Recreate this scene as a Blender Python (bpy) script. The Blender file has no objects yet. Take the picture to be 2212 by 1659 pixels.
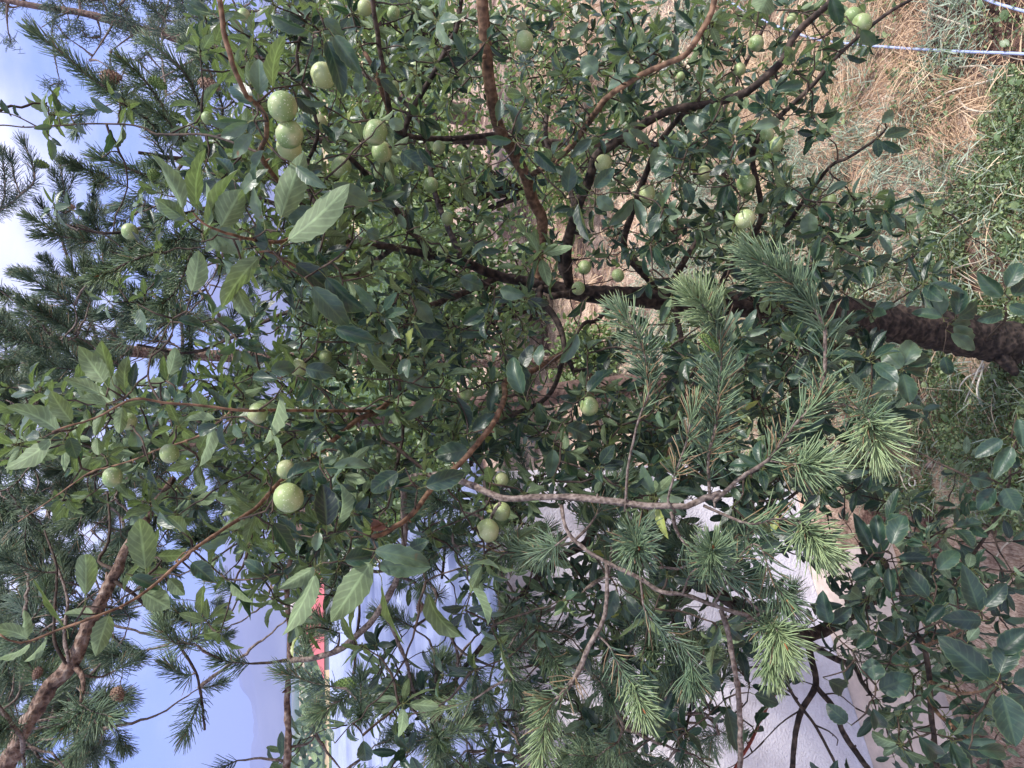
import bpy, math, random
import numpy as np
from mathutils import Vector, Matrix

# ------------------------------------------------------------------ camera
R = math.radians
random.seed(11)
rng = np.random.default_rng(11)
SC = bpy.context.scene
COL = SC.collection
CAMZ, TILT, FPX = 2.8, R(17.4), 1550.0
cam_d = bpy.data.cameras.new("camera"); cam = bpy.data.objects.new("camera", cam_d); COL.objects.link(cam)
Fv = np.array([0, math.cos(TILT), -math.sin(TILT)]); Uv = np.array([0, math.sin(TILT), math.cos(TILT)]); Xv = np.array([1.0, 0, 0])
C0 = np.array([0, 0, CAMZ])
mr, mu, mb = -Uv, Xv, -Fv                       # the phone is held on its side: picture right is world down
cam.matrix_world = Matrix(((mr[0], mu[0], mb[0], C0[0]), (mr[1], mu[1], mb[1], C0[1]), (mr[2], mu[2], mb[2], C0[2]), (0, 0, 0, 1)))
cam_d.sensor_width = 36; cam_d.lens = FPX / 2212 * 36; cam_d.clip_start = 0.05; cam_d.clip_end = 9000
SC.camera = cam

# ------------------------------------------------------------------ light
SUN_EL, SUN_AZ = R(50), R(102)
W = bpy.data.worlds.new("World"); SC.world = W; W.use_nodes = True
nt = W.node_tree; nt.nodes.clear()
def N(t, **k):
    n = nt.nodes.new(t)
    for a, b in k.items(): setattr(n, a, b)
    return n
def L(a, b): nt.links.new(a, b)
sky = N('ShaderNodeTexSky', sky_type='NISHITA', sun_disc=False, sun_elevation=SUN_EL, sun_rotation=SUN_AZ)
sky.dust_density = 0.6; sky.ozone_density = 2.0
tc = N('ShaderNodeTexCoord')
mp = N('ShaderNodeMapping'); mp.inputs['Scale'].default_value = (1.2, 1.2, 3.0); mp.inputs['Location'].default_value = (0.3, 1.1, 0.25)
n1 = N('ShaderNodeTexNoise'); n1.inputs['Scale'].default_value = 1.9; n1.inputs['Detail'].default_value = 8; n1.inputs['Roughness'].default_value = 0.55
L(tc.outputs['Generated'], mp.inputs['Vector']); L(mp.outputs[0], n1.inputs['Vector'])
sx = N('ShaderNodeSeparateXYZ'); L(tc.outputs['Generated'], sx.inputs[0])
hz = N('ShaderNodeMapRange'); hz.inputs['From Min'].default_value = 0.0; hz.inputs['From Max'].default_value = 0.4; hz.inputs['To Min'].default_value = -0.24; hz.inputs['To Max'].default_value = 0.16
L(sx.outputs['Z'], hz.inputs['Value'])
ad = N('ShaderNodeMath', operation='ADD'); L(n1.outputs['Fac'], ad.inputs[0]); L(hz.outputs[0], ad.inputs[1])
cr = N('ShaderNodeMapRange'); cr.interpolation_type = 'SMOOTHSTEP'; cr.inputs['From Min'].default_value = 0.36; cr.inputs['From Max'].default_value = 0.66
L(ad.outputs[0], cr.inputs['Value'])
mx = N('ShaderNodeMix', data_type='RGBA'); L(cr.outputs[0], mx.inputs['Factor'])
skm = N('ShaderNodeMix', data_type='RGBA', blend_type='MULTIPLY'); skm.inputs['Factor'].default_value = 1.0
skm.inputs[7].default_value = (0.60, 0.74, 1.28, 1); L(sky.outputs[0], skm.inputs[6])
L(skm.outputs[2], mx.inputs[6])
n2_ = N('ShaderNodeTexNoise'); n2_.inputs['Scale'].default_value = 4.3; n2_.inputs['Detail'].default_value = 6; L(mp.outputs[0], n2_.inputs['Vector'])
cc_ = N('ShaderNodeValToRGB'); cc_.color_ramp.elements[0].position = .35; cc_.color_ramp.elements[0].color = (.55, .57, .74, 1); cc_.color_ramp.elements[1].position = .62; cc_.color_ramp.elements[1].color = (.82, .82, .92, 1)
L(n2_.outputs['Fac'], cc_.inputs[0]); cm_ = N('ShaderNodeVectorMath', operation='SCALE'); cm_.inputs['Scale'].default_value = 10.8; L(cc_.outputs[0], cm_.inputs[0]); L(cm_.outputs[0], mx.inputs[7])
bg = N('ShaderNodeBackground'); bg.inputs['Strength'].default_value = 0.075
out = N('ShaderNodeOutputWorld'); L(mx.outputs[2], bg.inputs['Color']); L(bg.outputs[0], out.inputs[0])

sd = bpy.data.lights.new("sun", 'SUN'); so = bpy.data.objects.new("sun", sd); COL.objects.link(so)
sd.energy = 3.0; sd.angle = R(4); sd.color = (1.0, 0.95, 0.88)
sdir = Vector((math.sin(SUN_AZ) * math.cos(SUN_EL), math.cos(SUN_AZ) * math.cos(SUN_EL), math.sin(SUN_EL)))
so.rotation_euler = sdir.to_track_quat('Z', 'Y').to_euler()
SC.view_settings.view_transform = 'Standard'; SC.view_settings.look = 'None'; SC.view_settings.gamma = 1.0
SC.view_settings.exposure = 1.40
SC.render.engine = 'CYCLES'
SC.cycles.max_bounces = 7; SC.cycles.diffuse_bounces = 2; SC.cycles.glossy_bounces = 2; SC.cycles.transmission_bounces = 3; SC.cycles.transparent_max_bounces = 4
SC.cycles.volume_bounces = 0

# ------------------------------------------------------------------ picture ray -> place in the garden
def P(x, y, d):
    return C0 + d * (Fv - (x - 1106) / FPX * Uv + (829.5 - y) / FPX * Xv)
def topx(p):
    v = np.asarray(p) - C0; d = v @ Fv
    return 1106 - (v @ Uv) / d * FPX, 829.5 - (v @ Xv) / d * FPX, d
def vnoise(x, y, s=1.0, seed=0):                # smooth value noise, vectorised
    x = np.asarray(x, float) * s + seed * 17.3; y = np.asarray(y, float) * s + seed * 9.1
    xi, yi = np.floor(x), np.floor(y); fx, fy = x - xi, y - yi
    h = lambda a, b: np.modf(np.abs(np.sin(a * 127.1 + b * 311.7) * 43758.5453))[0]
    fx = fx * fx * (3 - 2 * fx); fy = fy * fy * (3 - 2 * fy)
    return (h(xi, yi) * (1 - fx) + h(xi + 1, yi) * fx) * (1 - fy) + (h(xi, yi + 1) * (1 - fx) + h(xi + 1, yi + 1) * fx) * fy
def gz(x, y):
    x = np.asarray(x, float); y = np.asarray(y, float)
    near = 0.09 * (vnoise(x, y, 1.3, 1) - .5) + 0.05 * (vnoise(x, y, 5, 2) - .5) + 0.018 * (vnoise(x, y, 19, 3) - .5)
    k = np.clip((y - 9) / 34, 0, 1); k = k * k * (3 - 2 * k)
    return near - 6.5 * k + 0.6 * k * (vnoise(x, y, .05, 4) - .5)
def G(x, y):
    d = P(x, y, 1.0) - C0
    t = -CAMZ / d[2]; p = C0 + d * t
    p[2] = float(gz(p[0], p[1])); return p

# ------------------------------------------------------------------ mesh building
class MB:
    def __init__(s): s.v = []; s.q = []; s.t = []; s.a = []; s.n = 0; s.ex = []
    def add(s, v, quads=None, tris=None, att=None):
        v = np.asarray(v, np.float32).reshape(-1, 3)
        if quads is not None and len(quads): s.q.append(np.asarray(quads, np.int32).reshape(-1, 4) + s.n)
        if tris is not None and len(tris): s.t.append(np.asarray(tris, np.int32).reshape(-1, 3) + s.n)
        s.v.append(v); s.a.append(np.zeros((len(v), 3), np.float32) if att is None else np.asarray(att, np.float32).reshape(-1, 3))
        s.n += len(v)
    def absorb(s, o, mat):                       # take in another builder's faces under a second material
        if not o.n: return
        q = sum(map(len, s.q)); t = sum(map(len, s.t)); n = s.n
        s.v += o.v; s.a += o.a; s.q += [f + n for f in o.q]; s.t += [f + n for f in o.t]; s.n += o.n; s.ex.append((q, sum(map(len, s.q)), t, sum(map(len, s.t)), mat))
    def build(s, name, mat, parent=None, smooth=True, origin=None):
        me = bpy.data.meshes.new(name)
        v = np.concatenate(s.v) if s.v else np.zeros((0, 3), np.float32)
        if origin is not None: v = v - np.asarray(origin, np.float32)
        q = np.concatenate(s.q) if s.q else np.zeros((0, 4), np.int32); t = np.concatenate(s.t) if s.t else np.zeros((0, 3), np.int32)
        me.vertices.add(len(v)); me.vertices.foreach_set('co', v.ravel())
        nl = len(q) * 4 + len(t) * 3
        me.loops.add(nl); me.loops.foreach_set('vertex_index', np.concatenate([q.ravel(), t.ravel()]))
        me.polygons.add(len(q) + len(t))
        ls = np.concatenate([np.arange(len(q)) * 4, len(q) * 4 + np.arange(len(t)) * 3]).astype(np.int32)
        me.polygons.foreach_set('loop_start', ls)
        me.polygons.foreach_set('use_smooth', np.full(len(q) + len(t), smooth))
        at = me.attributes.new('luv', 'FLOAT_VECTOR', 'POINT'); at.data.foreach_set('vector', np.concatenate(s.a).ravel())
        me.update(calc_edges=True)
        me.materials.append(mat)
        if s.ex:
            mi = np.zeros(len(q) + len(t), np.int32)
            for k, (qa, qb, ta, tb_, mm) in enumerate(s.ex): mi[qa:qb] = k + 1; mi[len(q) + ta:len(q) + tb_] = k + 1; me.materials.append(mm)
            me.polygons.foreach_set('material_index', mi)
        o = bpy.data.objects.new(name, me); COL.objects.link(o)
        if parent is not None: o.parent = parent
        if origin is not None: o.location = origin
        return o
def nrm(v): return v / (np.linalg.norm(v, axis=-1, keepdims=True) + 1e-9)

def spline(pts, rad, step=0.02):
    pts = np.asarray(pts, float); rad = np.asarray(rad, float)
    if len(pts) < 3 or len(pts) == 2:
        n = max(2, int(np.linalg.norm(pts[1] - pts[0]) / step) + 1); t = np.linspace(0, 1, n)[:, None]
        return pts[0] * (1 - t) + pts[1] * t, rad[0] * (1 - t[:, 0]) + rad[1] * t[:, 0]
    e = np.vstack([2 * pts[0] - pts[1], pts, 2 * pts[-1] - pts[-2]]); o = []; r = []
    for i in range(1, len(e) - 2):
        n = max(1, int(np.linalg.norm(e[i + 1] - e[i]) / step)); t = (np.arange(n) / n)[:, None]
        o.append(.5 * (2 * e[i] + (e[i + 1] - e[i - 1]) * t + (2 * e[i - 1] - 5 * e[i] + 4 * e[i + 1] - e[i + 2]) * t ** 2 + (3 * e[i] - e[i - 1] - 3 * e[i + 1] + e[i + 2]) * t ** 3))
        r.append(rad[i - 1] * (1 - t[:, 0]) + rad[i] * t[:, 0])
    o.append(pts[-1:]); r.append(rad[-1:])
    return np.vstack(o), np.concatenate(r)
def tube(mb, pts, rad, sides=8, knob=0.08, tone=None, cap=True):
    pts = np.asarray(pts); n = len(pts)
    T = np.gradient(pts, axis=0); T = nrm(T)
    ref = np.array([0.13, 0.21, 0.97]) if abs(T[0][2]) < .9 else np.array([1.0, 0.1, 0])
    A = nrm(np.cross(T, ref)); B = np.cross(T, A)
    th = np.arange(sides) / sides * 2 * math.pi
    r = rad[:, None] * (1 + knob * (rng.random((n, sides)) - .5) * 2)
    v = pts[:, None] + r[..., None] * (np.cos(th)[None, :, None] * A[:, None] + np.sin(th)[None, :, None] * B[:, None])
    i = np.arange(n - 1)[:, None] * sides; j = np.arange(sides)[None]; k = (j + 1) % sides
    q = np.stack([i + j, i + k, i + sides + k, i + sides + j], -1)
    tn = rng.random() if tone is None else tone
    ll = np.concatenate([[0], np.cumsum(np.linalg.norm(np.diff(pts, axis=0), axis=1))])
    att = np.zeros((n, sides, 3)); att[..., 0] = ll[:, None]; att[..., 1] = th[None] / 6.2832; att[..., 2] = tn
    v = v.reshape(-1, 3); att = att.reshape(-1, 3); tr = []
    if cap:
        v = np.vstack([v, pts[-1:] + T[-1:] * rad[-1] * .6, pts[:1] - T[:1] * rad[0] * .3]); att = np.vstack([att, att[-1:], att[:1]])
        b = (n - 1) * sides; m = n * sides
        for a in range(sides): tr += [(b + a, b + (a + 1) % sides, m), ((a + 1) % sides, a, m + 1)]
    mb.add(v, q.reshape(-1, 4), tr, att)

# leaves: arrays of base point, direction, surface normal, length, width, curl, fold, tone
SQ_HI = np.array([0, .06, .14, .22, .30, .38, .46, .54, .62, .70, .78, .86, .93, 1.0])
SQ_LO = np.array([0, .18, .42, .68, .88, 1.0])
def leaves(mb, B, D, Nn, Ln, Wd, curl, fold, tone, hi=True, serr=0.05, petiole=0.25, shape=0):
    B = np.asarray(B, float); n = len(B)
    if n == 0: return
    D = nrm(D); Nn = nrm(Nn - (Nn * D).sum(1, keepdims=True) * D); S = np.cross(D, Nn)
    s = SQ_HI if hi else SQ_LO; m = len(s)
    w = (np.sin(math.pi * s ** (0.84 if shape == 0 else .98)) ** (0.78 if shape == 0 else .68)); w[0] = 0.04; w[-1] = 0.0
    t = np.array([-1, -.5, 0, .5, 1]) if hi else np.array([-1, 0, 1.])
    k = len(t)
    th = curl[:, None] * s[None] ** 1.2                       # bend along the blade
    ds = np.diff(s, prepend=0)[None]
    cx = np.cumsum(np.cos(th) * ds, 1) * Ln[:, None]; cz = -np.cumsum(np.sin(th) * ds, 1) * Ln[:, None]
    Dl = np.cos(th)[..., None] * D[:, None] - np.sin(th)[..., None] * Nn[:, None]
    Nl = np.sin(th)[..., None] * D[:, None] + np.cos(th)[..., None] * Nn[:, None]
    mid = B[:, None] + cx[..., None] * D[:, None] + cz[..., None] * Nn[:, None]
    hw = w[None] * Wd[:, None] * .5
    if hi: hw = hw * (1 + serr * np.where(np.arange(m) % 2, 1, -1)[None] * (0.5 + rng.random((n, m)))) 
    f = fold[:, None]
    ox = t[None, None] * hw[..., None] * np.cos(f)[..., None]
    oz = np.abs(t)[None, None] * hw[..., None] * np.sin(f)[..., None]
    if hi:
        oz = oz + (0.10 * Wd[:, None, None] * (rng.random((n, m, k)) - .5) * np.abs(t)[None, None] * np.sin(math.pi * s)[None, :, None])
        ph = rng.random((n, 1, 1)) * 6; oz = oz + 0.06 * Wd[:, None, None] * np.sin(s[None, :, None] * 11 + ph + np.sign(t)[None, None] * 1.5) * np.abs(t)[None, None] * np.sin(math.pi * s)[None, :, None]
    tw = (rng.random(n) - .5)[:, None] * 0.9 * s[None]
    Sl = np.cos(tw)[..., None] * S[:, None] + np.sin(tw)[..., None] * Nl; Nl2 = -np.sin(tw)[..., None] * S[:, None] + np.cos(tw)[..., None] * Nl
    v = mid[:, :, None] + ox[..., None] * Sl[:, :, None] + oz[..., None] * Nl2[:, :, None]
    att = np.zeros((n, m, k, 3)); att[..., 0] = s[None, :, None]; att[..., 1] = t[None, None]; att[..., 2] = tone[:, None, None]
    a = np.arange(n)[:, None, None] * m * k; i = np.arange(m - 1)[None, :, None] * k; j = np.arange(k - 1)[None, None]
    q = np.stack([a + i + j, a + i + j + 1, a + i + k + j + 1, a + i + k + j], -1)
    mb.add(v.reshape(-1, 3), q.reshape(-1, 4), None, att.reshape(-1, 3))
    if petiole > 0:
        pl = Ln * petiole; P0 = B - D * pl[:, None] * .97 + Nn * pl[:, None] * .18; r = 0.0009 if hi else 0.0008
        c = np.array([[1, 0], [-.5, .87], [-.5, -.87]]) * r
        Bq = B + D * Ln[:, None] * .03
        rg = c[None, :, :1] * S[:, None] + c[None, :, 1:] * Nn[:, None]
        Mq = (P0 + Bq) / 2 - Nn * pl[:, None] * .12
        v = np.stack([P0[:, None] + rg * 1.2, Mq[:, None] + rg, Bq[:, None] + rg * .9], 1)
        a = np.arange(n)[:, None, None] * 9; i = np.arange(2)[None, :, None] * 3; j = np.arange(3)[None, None]; kk = (j + 1) % 3
        q = np.stack([a + i + j, a + i + kk, a + i + 3 + kk, a + i + 3 + j], -1)
        att = np.zeros((n, 9, 3)); att[..., 1] = 5; att[..., 2] = tone[:, None]
        mb.add(v.reshape(-1, 3), q.reshape(-1, 4), None, att.reshape(-1, 3))
def rosette(rg, c, axis, n, Lm, spread=1.0):
    """a spur of leaves round an axis -> arrays"""
    axis = nrm(np.asarray(axis, float)); a = np.cross(axis, [0.3, 0.5, 0.8]); a = nrm(a); b = np.cross(axis, a)
    ph = np.arange(n) * 2.4 + rg.random() * 6; el = (0.15 + .75 * rg.random(n)) * spread
    rad = np.cos(ph)[:, None] * a + np.sin(ph)[:, None] * b
    D = nrm(np.cos(el)[:, None] * rad + np.sin(el)[:, None] * axis + rg.normal(0, .22, (n, 3)) + np.array([0, 0, -.12]))
    Nn = nrm(axis * 0.8 - rad * .3 + np.array([0, 0, .55]) + rg.normal(0, .38, (n, 3)))
    Ln = Lm * (0.6 + .5 * rg.random(n))
    Bp = c + D * (Ln * .22)[:, None] - axis * (rg.random(n) * .018)[:, None]
    return Bp, D, Nn, Ln

def needles(mb, B, D, Ln, r, bend, kind, tone):
    n = len(B)
    if n == 0: return
    D = nrm(D); ref = nrm(np.cross(D, np.array([.31, .17, .93]) + rng.normal(0, .3, (n, 3)))); b = np.cross(D, ref)
    c = np.array([[1, 0], [-.5, .87], [-.5, -.87]])
    off = c[None, :, :1] * ref[:, None] + c[None, :, 1:] * b[:, None]
    M = B + D * (Ln * .5)[:, None] + ref * (bend * Ln * .5)[:, None]; E = B + D * Ln[:, None] 
    r = np.broadcast_to(np.asarray(r, float), (n,))[:, None, None]
    v = np.concatenate([B[:, None] + off * r * .8, M[:, None] + off * r, (M + (E - M) * .8)[:, None] + off * r * .8, E[:, None]], 1)
    a = np.arange(n)[:, None, None] * 10; i = np.arange(2)[None, :, None] * 3; j = np.arange(3)[None, None]; k = (j + 1) % 3
    q = np.stack([a + i + j, a + i + k, a + i + 3 + k, a + i + 3 + j], -1).reshape(-1, 4)
    a2 = np.arange(n)[:, None] * 10; jj = np.arange(3)[None]; t = np.stack([a2 + 6 + jj, a2 + 6 + (jj + 1) % 3, np.broadcast_to(a2 + 9, (n, 3))], -1).reshape(-1, 3)
    att = np.zeros((n, 10, 3)); att[:, 3:6, 0] = .5; att[:, 6:9, 0] = .85; att[:, 9, 0] = 1; att[..., 1] = kind[:, None]; att[..., 2] = tone[:, None]
    mb.add(v.reshape(-1, 3), q, t, att.reshape(-1, 3))
def shoot(nb, pts, nl=0.05, dens=900, ang=0.75, tone=.4, dead=0.03, r=0.0006, start=0.0, tipboost=True, droop=0.0):
    """needles in pairs set in a spiral along a twig; dens = needles per metre"""
    pts, _ = spline(pts, np.ones(len(pts)), .01); T = nrm(np.gradient(pts, axis=0))
    ll = np.concatenate([[0], np.cumsum(np.linalg.norm(np.diff(pts, axis=0), axis=1))]); tot = ll[-1]
    n = int(dens * tot * (1 - start)); 
    if n < 4: return
    s = np.sort(start + (1 - start) * rng.random(n // 2)) * tot; s = np.repeat(s, 2); n = len(s)
    if tipboost:
        e = int(38 * min(1, nl / .04)); s = np.concatenate([s, tot - np.abs(rng.normal(0, .006, e))]); n = len(s)
    B = np.stack([np.interp(s, ll, pts[:, i]) for i in range(3)], 1); Tt = nrm(np.stack([np.interp(s, ll, T[:, i]) for i in range(3)], 1))
    ph = np.arange(n) // 2 * 2.39996 + rng.normal(0, .15, n) + (np.arange(n) % 2) * .25
    a = nrm(np.cross(Tt, [.2, .3, .93])); b = np.cross(Tt, a)
    u = s / tot
    an = ang * (1.15 - .5 * u ** 3) * (1 + rng.normal(0, .16, n)); an[s > tot - .008] *= rng.uniform(.2, 1.1, (s > tot - .008).sum())
    D = np.cos(an)[:, None] * Tt + np.sin(an)[:, None] * (np.cos(ph)[:, None] * a + np.sin(ph)[:, None] * b); D[:, 2] -= droop
    kd = (rng.random(n) < dead * (1.6 - u)).astype(float)
    tn = np.clip(tone + rng.normal(0, .1, n) + .12 * u, 0, 1)
    needles(nb, B, D, nl * rng.uniform(.72, 1.1, n), r, rng.normal(0.09, .11, n), kd, tn)

# ------------------------------------------------------------------ naming
def tag(o, label, cat=None, group=None, kind=None):
    if label: o['label'] = label
    if cat: o['category'] = cat
    if group: o['group'] = group
    if kind: o['kind'] = kind
    return o
def thing(name, label, cat, loc, group=None):
    o = bpy.data.objects.new(name, None); COL.objects.link(o); o.location = [float(c) for c in loc]; o.empty_display_size = .1
    return tag(o, label, cat, group)
def put(mb, name, mat, parent, smooth=True):
    o = mb.build(name, mat, None, smooth)
    if parent is not None:
        o.parent = parent; o.matrix_parent_inverse = Matrix.Translation(-Vector(parent.location))
    return o

# ------------------------------------------------------------------ materials
def mat(name):
    m = bpy.data.materials.new(name); m.use_nodes = True; t = m.node_tree; t.nodes.clear()
    return m, t, (lambda ty, **k: _n(t, ty, k)), t.links.new
def _n(t, ty, k):
    n = t.nodes.new(ty)
    for a, b in k.items():
        if a == 'ins':
            for i, v in b.items(): n.inputs[i].default_value = v
        else: setattr(n, a, b)
    return n
def ramp(n, stops):
    e = n.color_ramp.elements
    while len(e) < len(stops): e.new(.5)
    for i, (p, c) in enumerate(stops): e[i].position = p; e[i].color = (*c, 1)
def mixc(N_, Lk, f, a, b, bt='MIX'):
    m = N_('ShaderNodeMix', data_type='RGBA', blend_type=bt)
    for i, v in ((0, f), (6, a), (7, b)):
        if hasattr(v, 'is_linked'): Lk(v, m.inputs[i])
        else: m.inputs[i].default_value = v if i == 0 else (*v, 1)
    return m.outputs[2]
def math_(N_, Lk, op, a, b=None, c=None):
    m = N_('ShaderNodeMath', operation=op)
    for i, v in enumerate((a, b, c)):
        if v is None: continue
        if hasattr(v, 'is_linked'): Lk(v, m.inputs[i])
        else: m.inputs[i].default_value = v
    return m.outputs[0]
def leaf_mat(name, top, under, vein=(.12, .18, .07), rough=.40, trans=.22, edge=None):
    m, t, N_, Lk = mat(name)
    at = N_('ShaderNodeAttribute', attribute_name='luv'); sp = N_('ShaderNodeSeparateXYZ'); Lk(at.outputs['Vector'], sp.inputs[0])
    s, tt, rn = sp.outputs
    rp = N_('ShaderNodeValToRGB'); ramp(rp, top); Lk(rn, rp.inputs[0])
    geo = N_('ShaderNodeNewGeometry'); tc = N_('ShaderNodeTexCoord')
    no = N_('ShaderNodeTexNoise', ins={'Scale': 60, 'Detail': 3}); Lk(tc.outputs['Object'], no.inputs['Vector'])
    ab = math_(N_, Lk, 'ABSOLUTE', tt)
    ph = math_(N_, Lk, 'SUBTRACT', math_(N_, Lk, 'MULTIPLY', s, 46.0), math_(N_, Lk, 'MULTIPLY', ab, 11.0))
    lv = math_(N_, Lk, 'POWER', math_(N_, Lk, 'ABSOLUTE', math_(N_, Lk, 'COSINE', math_(N_, Lk, 'MULTIPLY', ph, .5))), 14.0)
    mr = N_('ShaderNodeMapRange', ins={'From Min': .05, 'From Max': .14, 'To Min': 1.0, 'To Max': 0.0}); Lk(ab, mr.inputs[0])
    vv = math_(N_, Lk, 'MAXIMUM', math_(N_, Lk, 'MULTIPLY', lv, .45), math_(N_, Lk, 'MULTIPLY', mr.outputs[0], .85))
    c = mixc(N_, Lk, math_(N_, Lk, 'MULTIPLY', vv, .36), rp.outputs[0], vein)
    mo = N_('ShaderNodeMapRange', ins={'From Min': .3, 'From Max': .7, 'To Min': .78, 'To Max': 1.22}); Lk(no.outputs[0], mo.inputs[0])
    hs = N_('ShaderNodeHueSaturation'); Lk(c, hs.inputs['Color']); Lk(mo.outputs[0], hs.inputs['Value'])
    # small brown blemishes near a few blades
    n2 = N_('ShaderNodeTexNoise', ins={'Scale': 23, 'Detail': 2}); Lk(tc.outputs['Object'], n2.inputs['Vector'])
    bl = N_('ShaderNodeMapRange', ins={'From Min': .74, 'From Max': .78}); Lk(n2.outputs[0], bl.inputs[0])
    c2 = mixc(N_, Lk, bl.outputs[0], hs.outputs[0], (.13, .075, .03))
    ed = N_('ShaderNodeMapRange', ins={'From Min': .86, 'From Max': .97, 'To Max': .4}); Lk(ab, ed.inputs[0]); c2 = mixc(N_, Lk, ed.outputs[0], c2, (.15, .21, .09))
    un = mixc(N_, Lk, math_(N_, Lk, 'MULTIPLY', vv, .8), under, tuple(min(1, u * 2.0) for u in under)); hu = N_('ShaderNodeHueSaturation'); Lk(un, hu.inputs['Color']); Lk(mo.outputs[0], hu.inputs['Value']); un = hu.outputs[0]
    col = mixc(N_, Lk, geo.outputs['Backfacing'], c2, un)
    # petiole (t = 5)
    pt = math_(N_, Lk, 'GREATER_THAN', tt, 3.0); col = mixc(N_, Lk, pt, col, (.13, .15, .05))
    b = N_('ShaderNodeBsdfPrincipled'); Lk(col, b.inputs['Base Color'])
    ro = mixc(N_, Lk, geo.outputs['Backfacing'], (rough,) * 3, (.7,) * 3); Lk(ro, b.inputs['Roughness'])
    b.inputs['Specular IOR Level'].default_value = .55
    bp = N_('ShaderNodeBump', ins={'Strength': .28, 'Distance': .0012}); Lk(math_(N_, Lk, 'SUBTRACT', no.outputs[0], vv), bp.inputs['Height']); Lk(bp.outputs[0], b.inputs['Normal'])
    tr = N_('ShaderNodeBsdfTranslucent'); tcx = mixc(N_, Lk, 1.0, col, (1.5, 1.6, .8), 'MULTIPLY'); Lk(tcx, tr.inputs[0])
    ms = N_('ShaderNodeMixShader', ins={0: trans}); Lk(b.outputs[0], ms.inputs[1]); Lk(tr.outputs[0], ms.inputs[2])
    o = N_('ShaderNodeOutputMaterial'); Lk(ms.outputs[0], o.inputs[0]); return m
def needle_mat(name, stops, tip=(.25, .24, .07)):
    m, t, N_, Lk = mat(name)
    at = N_('ShaderNodeAttribute', attribute_name='luv'); sp = N_('ShaderNodeSeparateXYZ'); Lk(at.outputs['Vector'], sp.inputs[0])
    rp = N_('ShaderNodeValToRGB'); ramp(rp, stops); Lk(sp.outputs[2], rp.inputs[0])
    mr = N_('ShaderNodeMapRange', ins={'From Min': .8, 'From Max': 1.0, 'To Max': .5}); Lk(sp.outputs[0], mr.inputs[0])
    c = mixc(N_, Lk, mr.outputs[0], rp.outputs[0], tip)
    c = mixc(N_, Lk, sp.outputs[1], c, (.29, .20, .115))
    b = N_('ShaderNodeBsdfPrincipled', ins={'Roughness': .45}); Lk(c, b.inputs['Base Color'])
    tr = N_('ShaderNodeBsdfTranslucent'); Lk(c, tr.inputs[0])
    ms = N_('ShaderNodeMixShader', ins={0: .18}); Lk(b.outputs[0], ms.inputs[1]); Lk(tr.outputs[0], ms.inputs[2])
    o = N_('ShaderNodeOutputMaterial'); Lk(ms.outputs[0], o.inputs[0]); return m
def bark_mat(name, stops, scale=30, stretch=(1, 1, 1), bump=.5, rings=False, dist=.006):
    m, t, N_, Lk = mat(name)
    tc = N_('ShaderNodeTexCoord'); mp = N_('ShaderNodeMapping', ins={'Scale': stretch}); Lk(tc.outputs['Object'], mp.inputs[0])
    n1 = N_('ShaderNodeTexNoise', ins={'Scale': scale, 'Detail': 6, 'Roughness': .65}); Lk(mp.outputs[0], n1.inputs['Vector'])
    vo = N_('ShaderNodeTexVoronoi', ins={'Scale': scale * 2.2}); Lk(mp.outputs[0], vo.inputs['Vector'])
    h = math_(N_, Lk, 'ADD', math_(N_, Lk, 'MULTIPLY', n1.outputs[0], .8), math_(N_, Lk, 'MULTIPLY', vo.outputs['Distance'], .35))
    if rings:
        at = N_('ShaderNodeAttribute', attribute_name='luv'); sp = N_('ShaderNodeSeparateXYZ'); Lk(at.outputs['Vector'], sp.inputs[0])
        rg = math_(N_, Lk, 'POWER', math_(N_, Lk, 'ABSOLUTE', math_(N_, Lk, 'SINE', math_(N_, Lk, 'ADD', math_(N_, Lk, 'MULTIPLY', sp.outputs[0], 70.0), math_(N_, Lk, 'MULTIPLY', n1.outputs[0], 5.0)))), 8.0)
        h = math_(N_, Lk, 'SUBTRACT', h, math_(N_, Lk, 'MULTIPLY', rg, .1))
    rp = N_('ShaderNodeValToRGB'); ramp(rp, stops); Lk(h, rp.inputs[0])
    b = N_('ShaderNodeBsdfPrincipled', ins={'Roughness': .82, 'Specular IOR Level': .3}); Lk(rp.outputs[0], b.inputs['Base Color'])
    bp = N_('ShaderNodeBump', ins={'Strength': bump, 'Distance': dist}); Lk(h, bp.inputs['Height']); Lk(bp.outputs[0], b.inputs['Normal'])
    o = N_('ShaderNodeOutputMaterial'); Lk(b.outputs[0], o.inputs[0]); return m
def plain(name, c, rough=.7, var=.15, scale=20, bump=0.0, metal=0.0, dist=.01, spec=.4):
    m, t, N_, Lk = mat(name)
    tc = N_('ShaderNodeTexCoord'); n1 = N_('ShaderNodeTexNoise', ins={'Scale': scale, 'Detail': 6, 'Roughness': .6}); Lk(tc.outputs['Object'], n1.inputs['Vector'])
    mr = N_('ShaderNodeMapRange', ins={'From Min': .3, 'From Max': .7, 'To Min': 1 - var, 'To Max': 1 + var}); Lk(n1.outputs[0], mr.inputs[0])
    hs = N_('ShaderNodeHueSaturation', ins={'Color': (*c, 1)}); Lk(mr.outputs[0], hs.inputs['Value'])
    b = N_('ShaderNodeBsdfPrincipled', ins={'Roughness': rough, 'Metallic': metal, 'Specular IOR Level': spec}); Lk(hs.outputs[0], b.inputs['Base Color'])
    if bump:
        bp = N_('ShaderNodeBump', ins={'Strength': bump, 'Distance': dist}); Lk(n1.outputs[0], bp.inputs['Height']); Lk(bp.outputs[0], b.inputs['Normal'])
    o = N_('ShaderNodeOutputMaterial'); Lk(b.outputs[0], o.inputs[0]); return m
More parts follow.
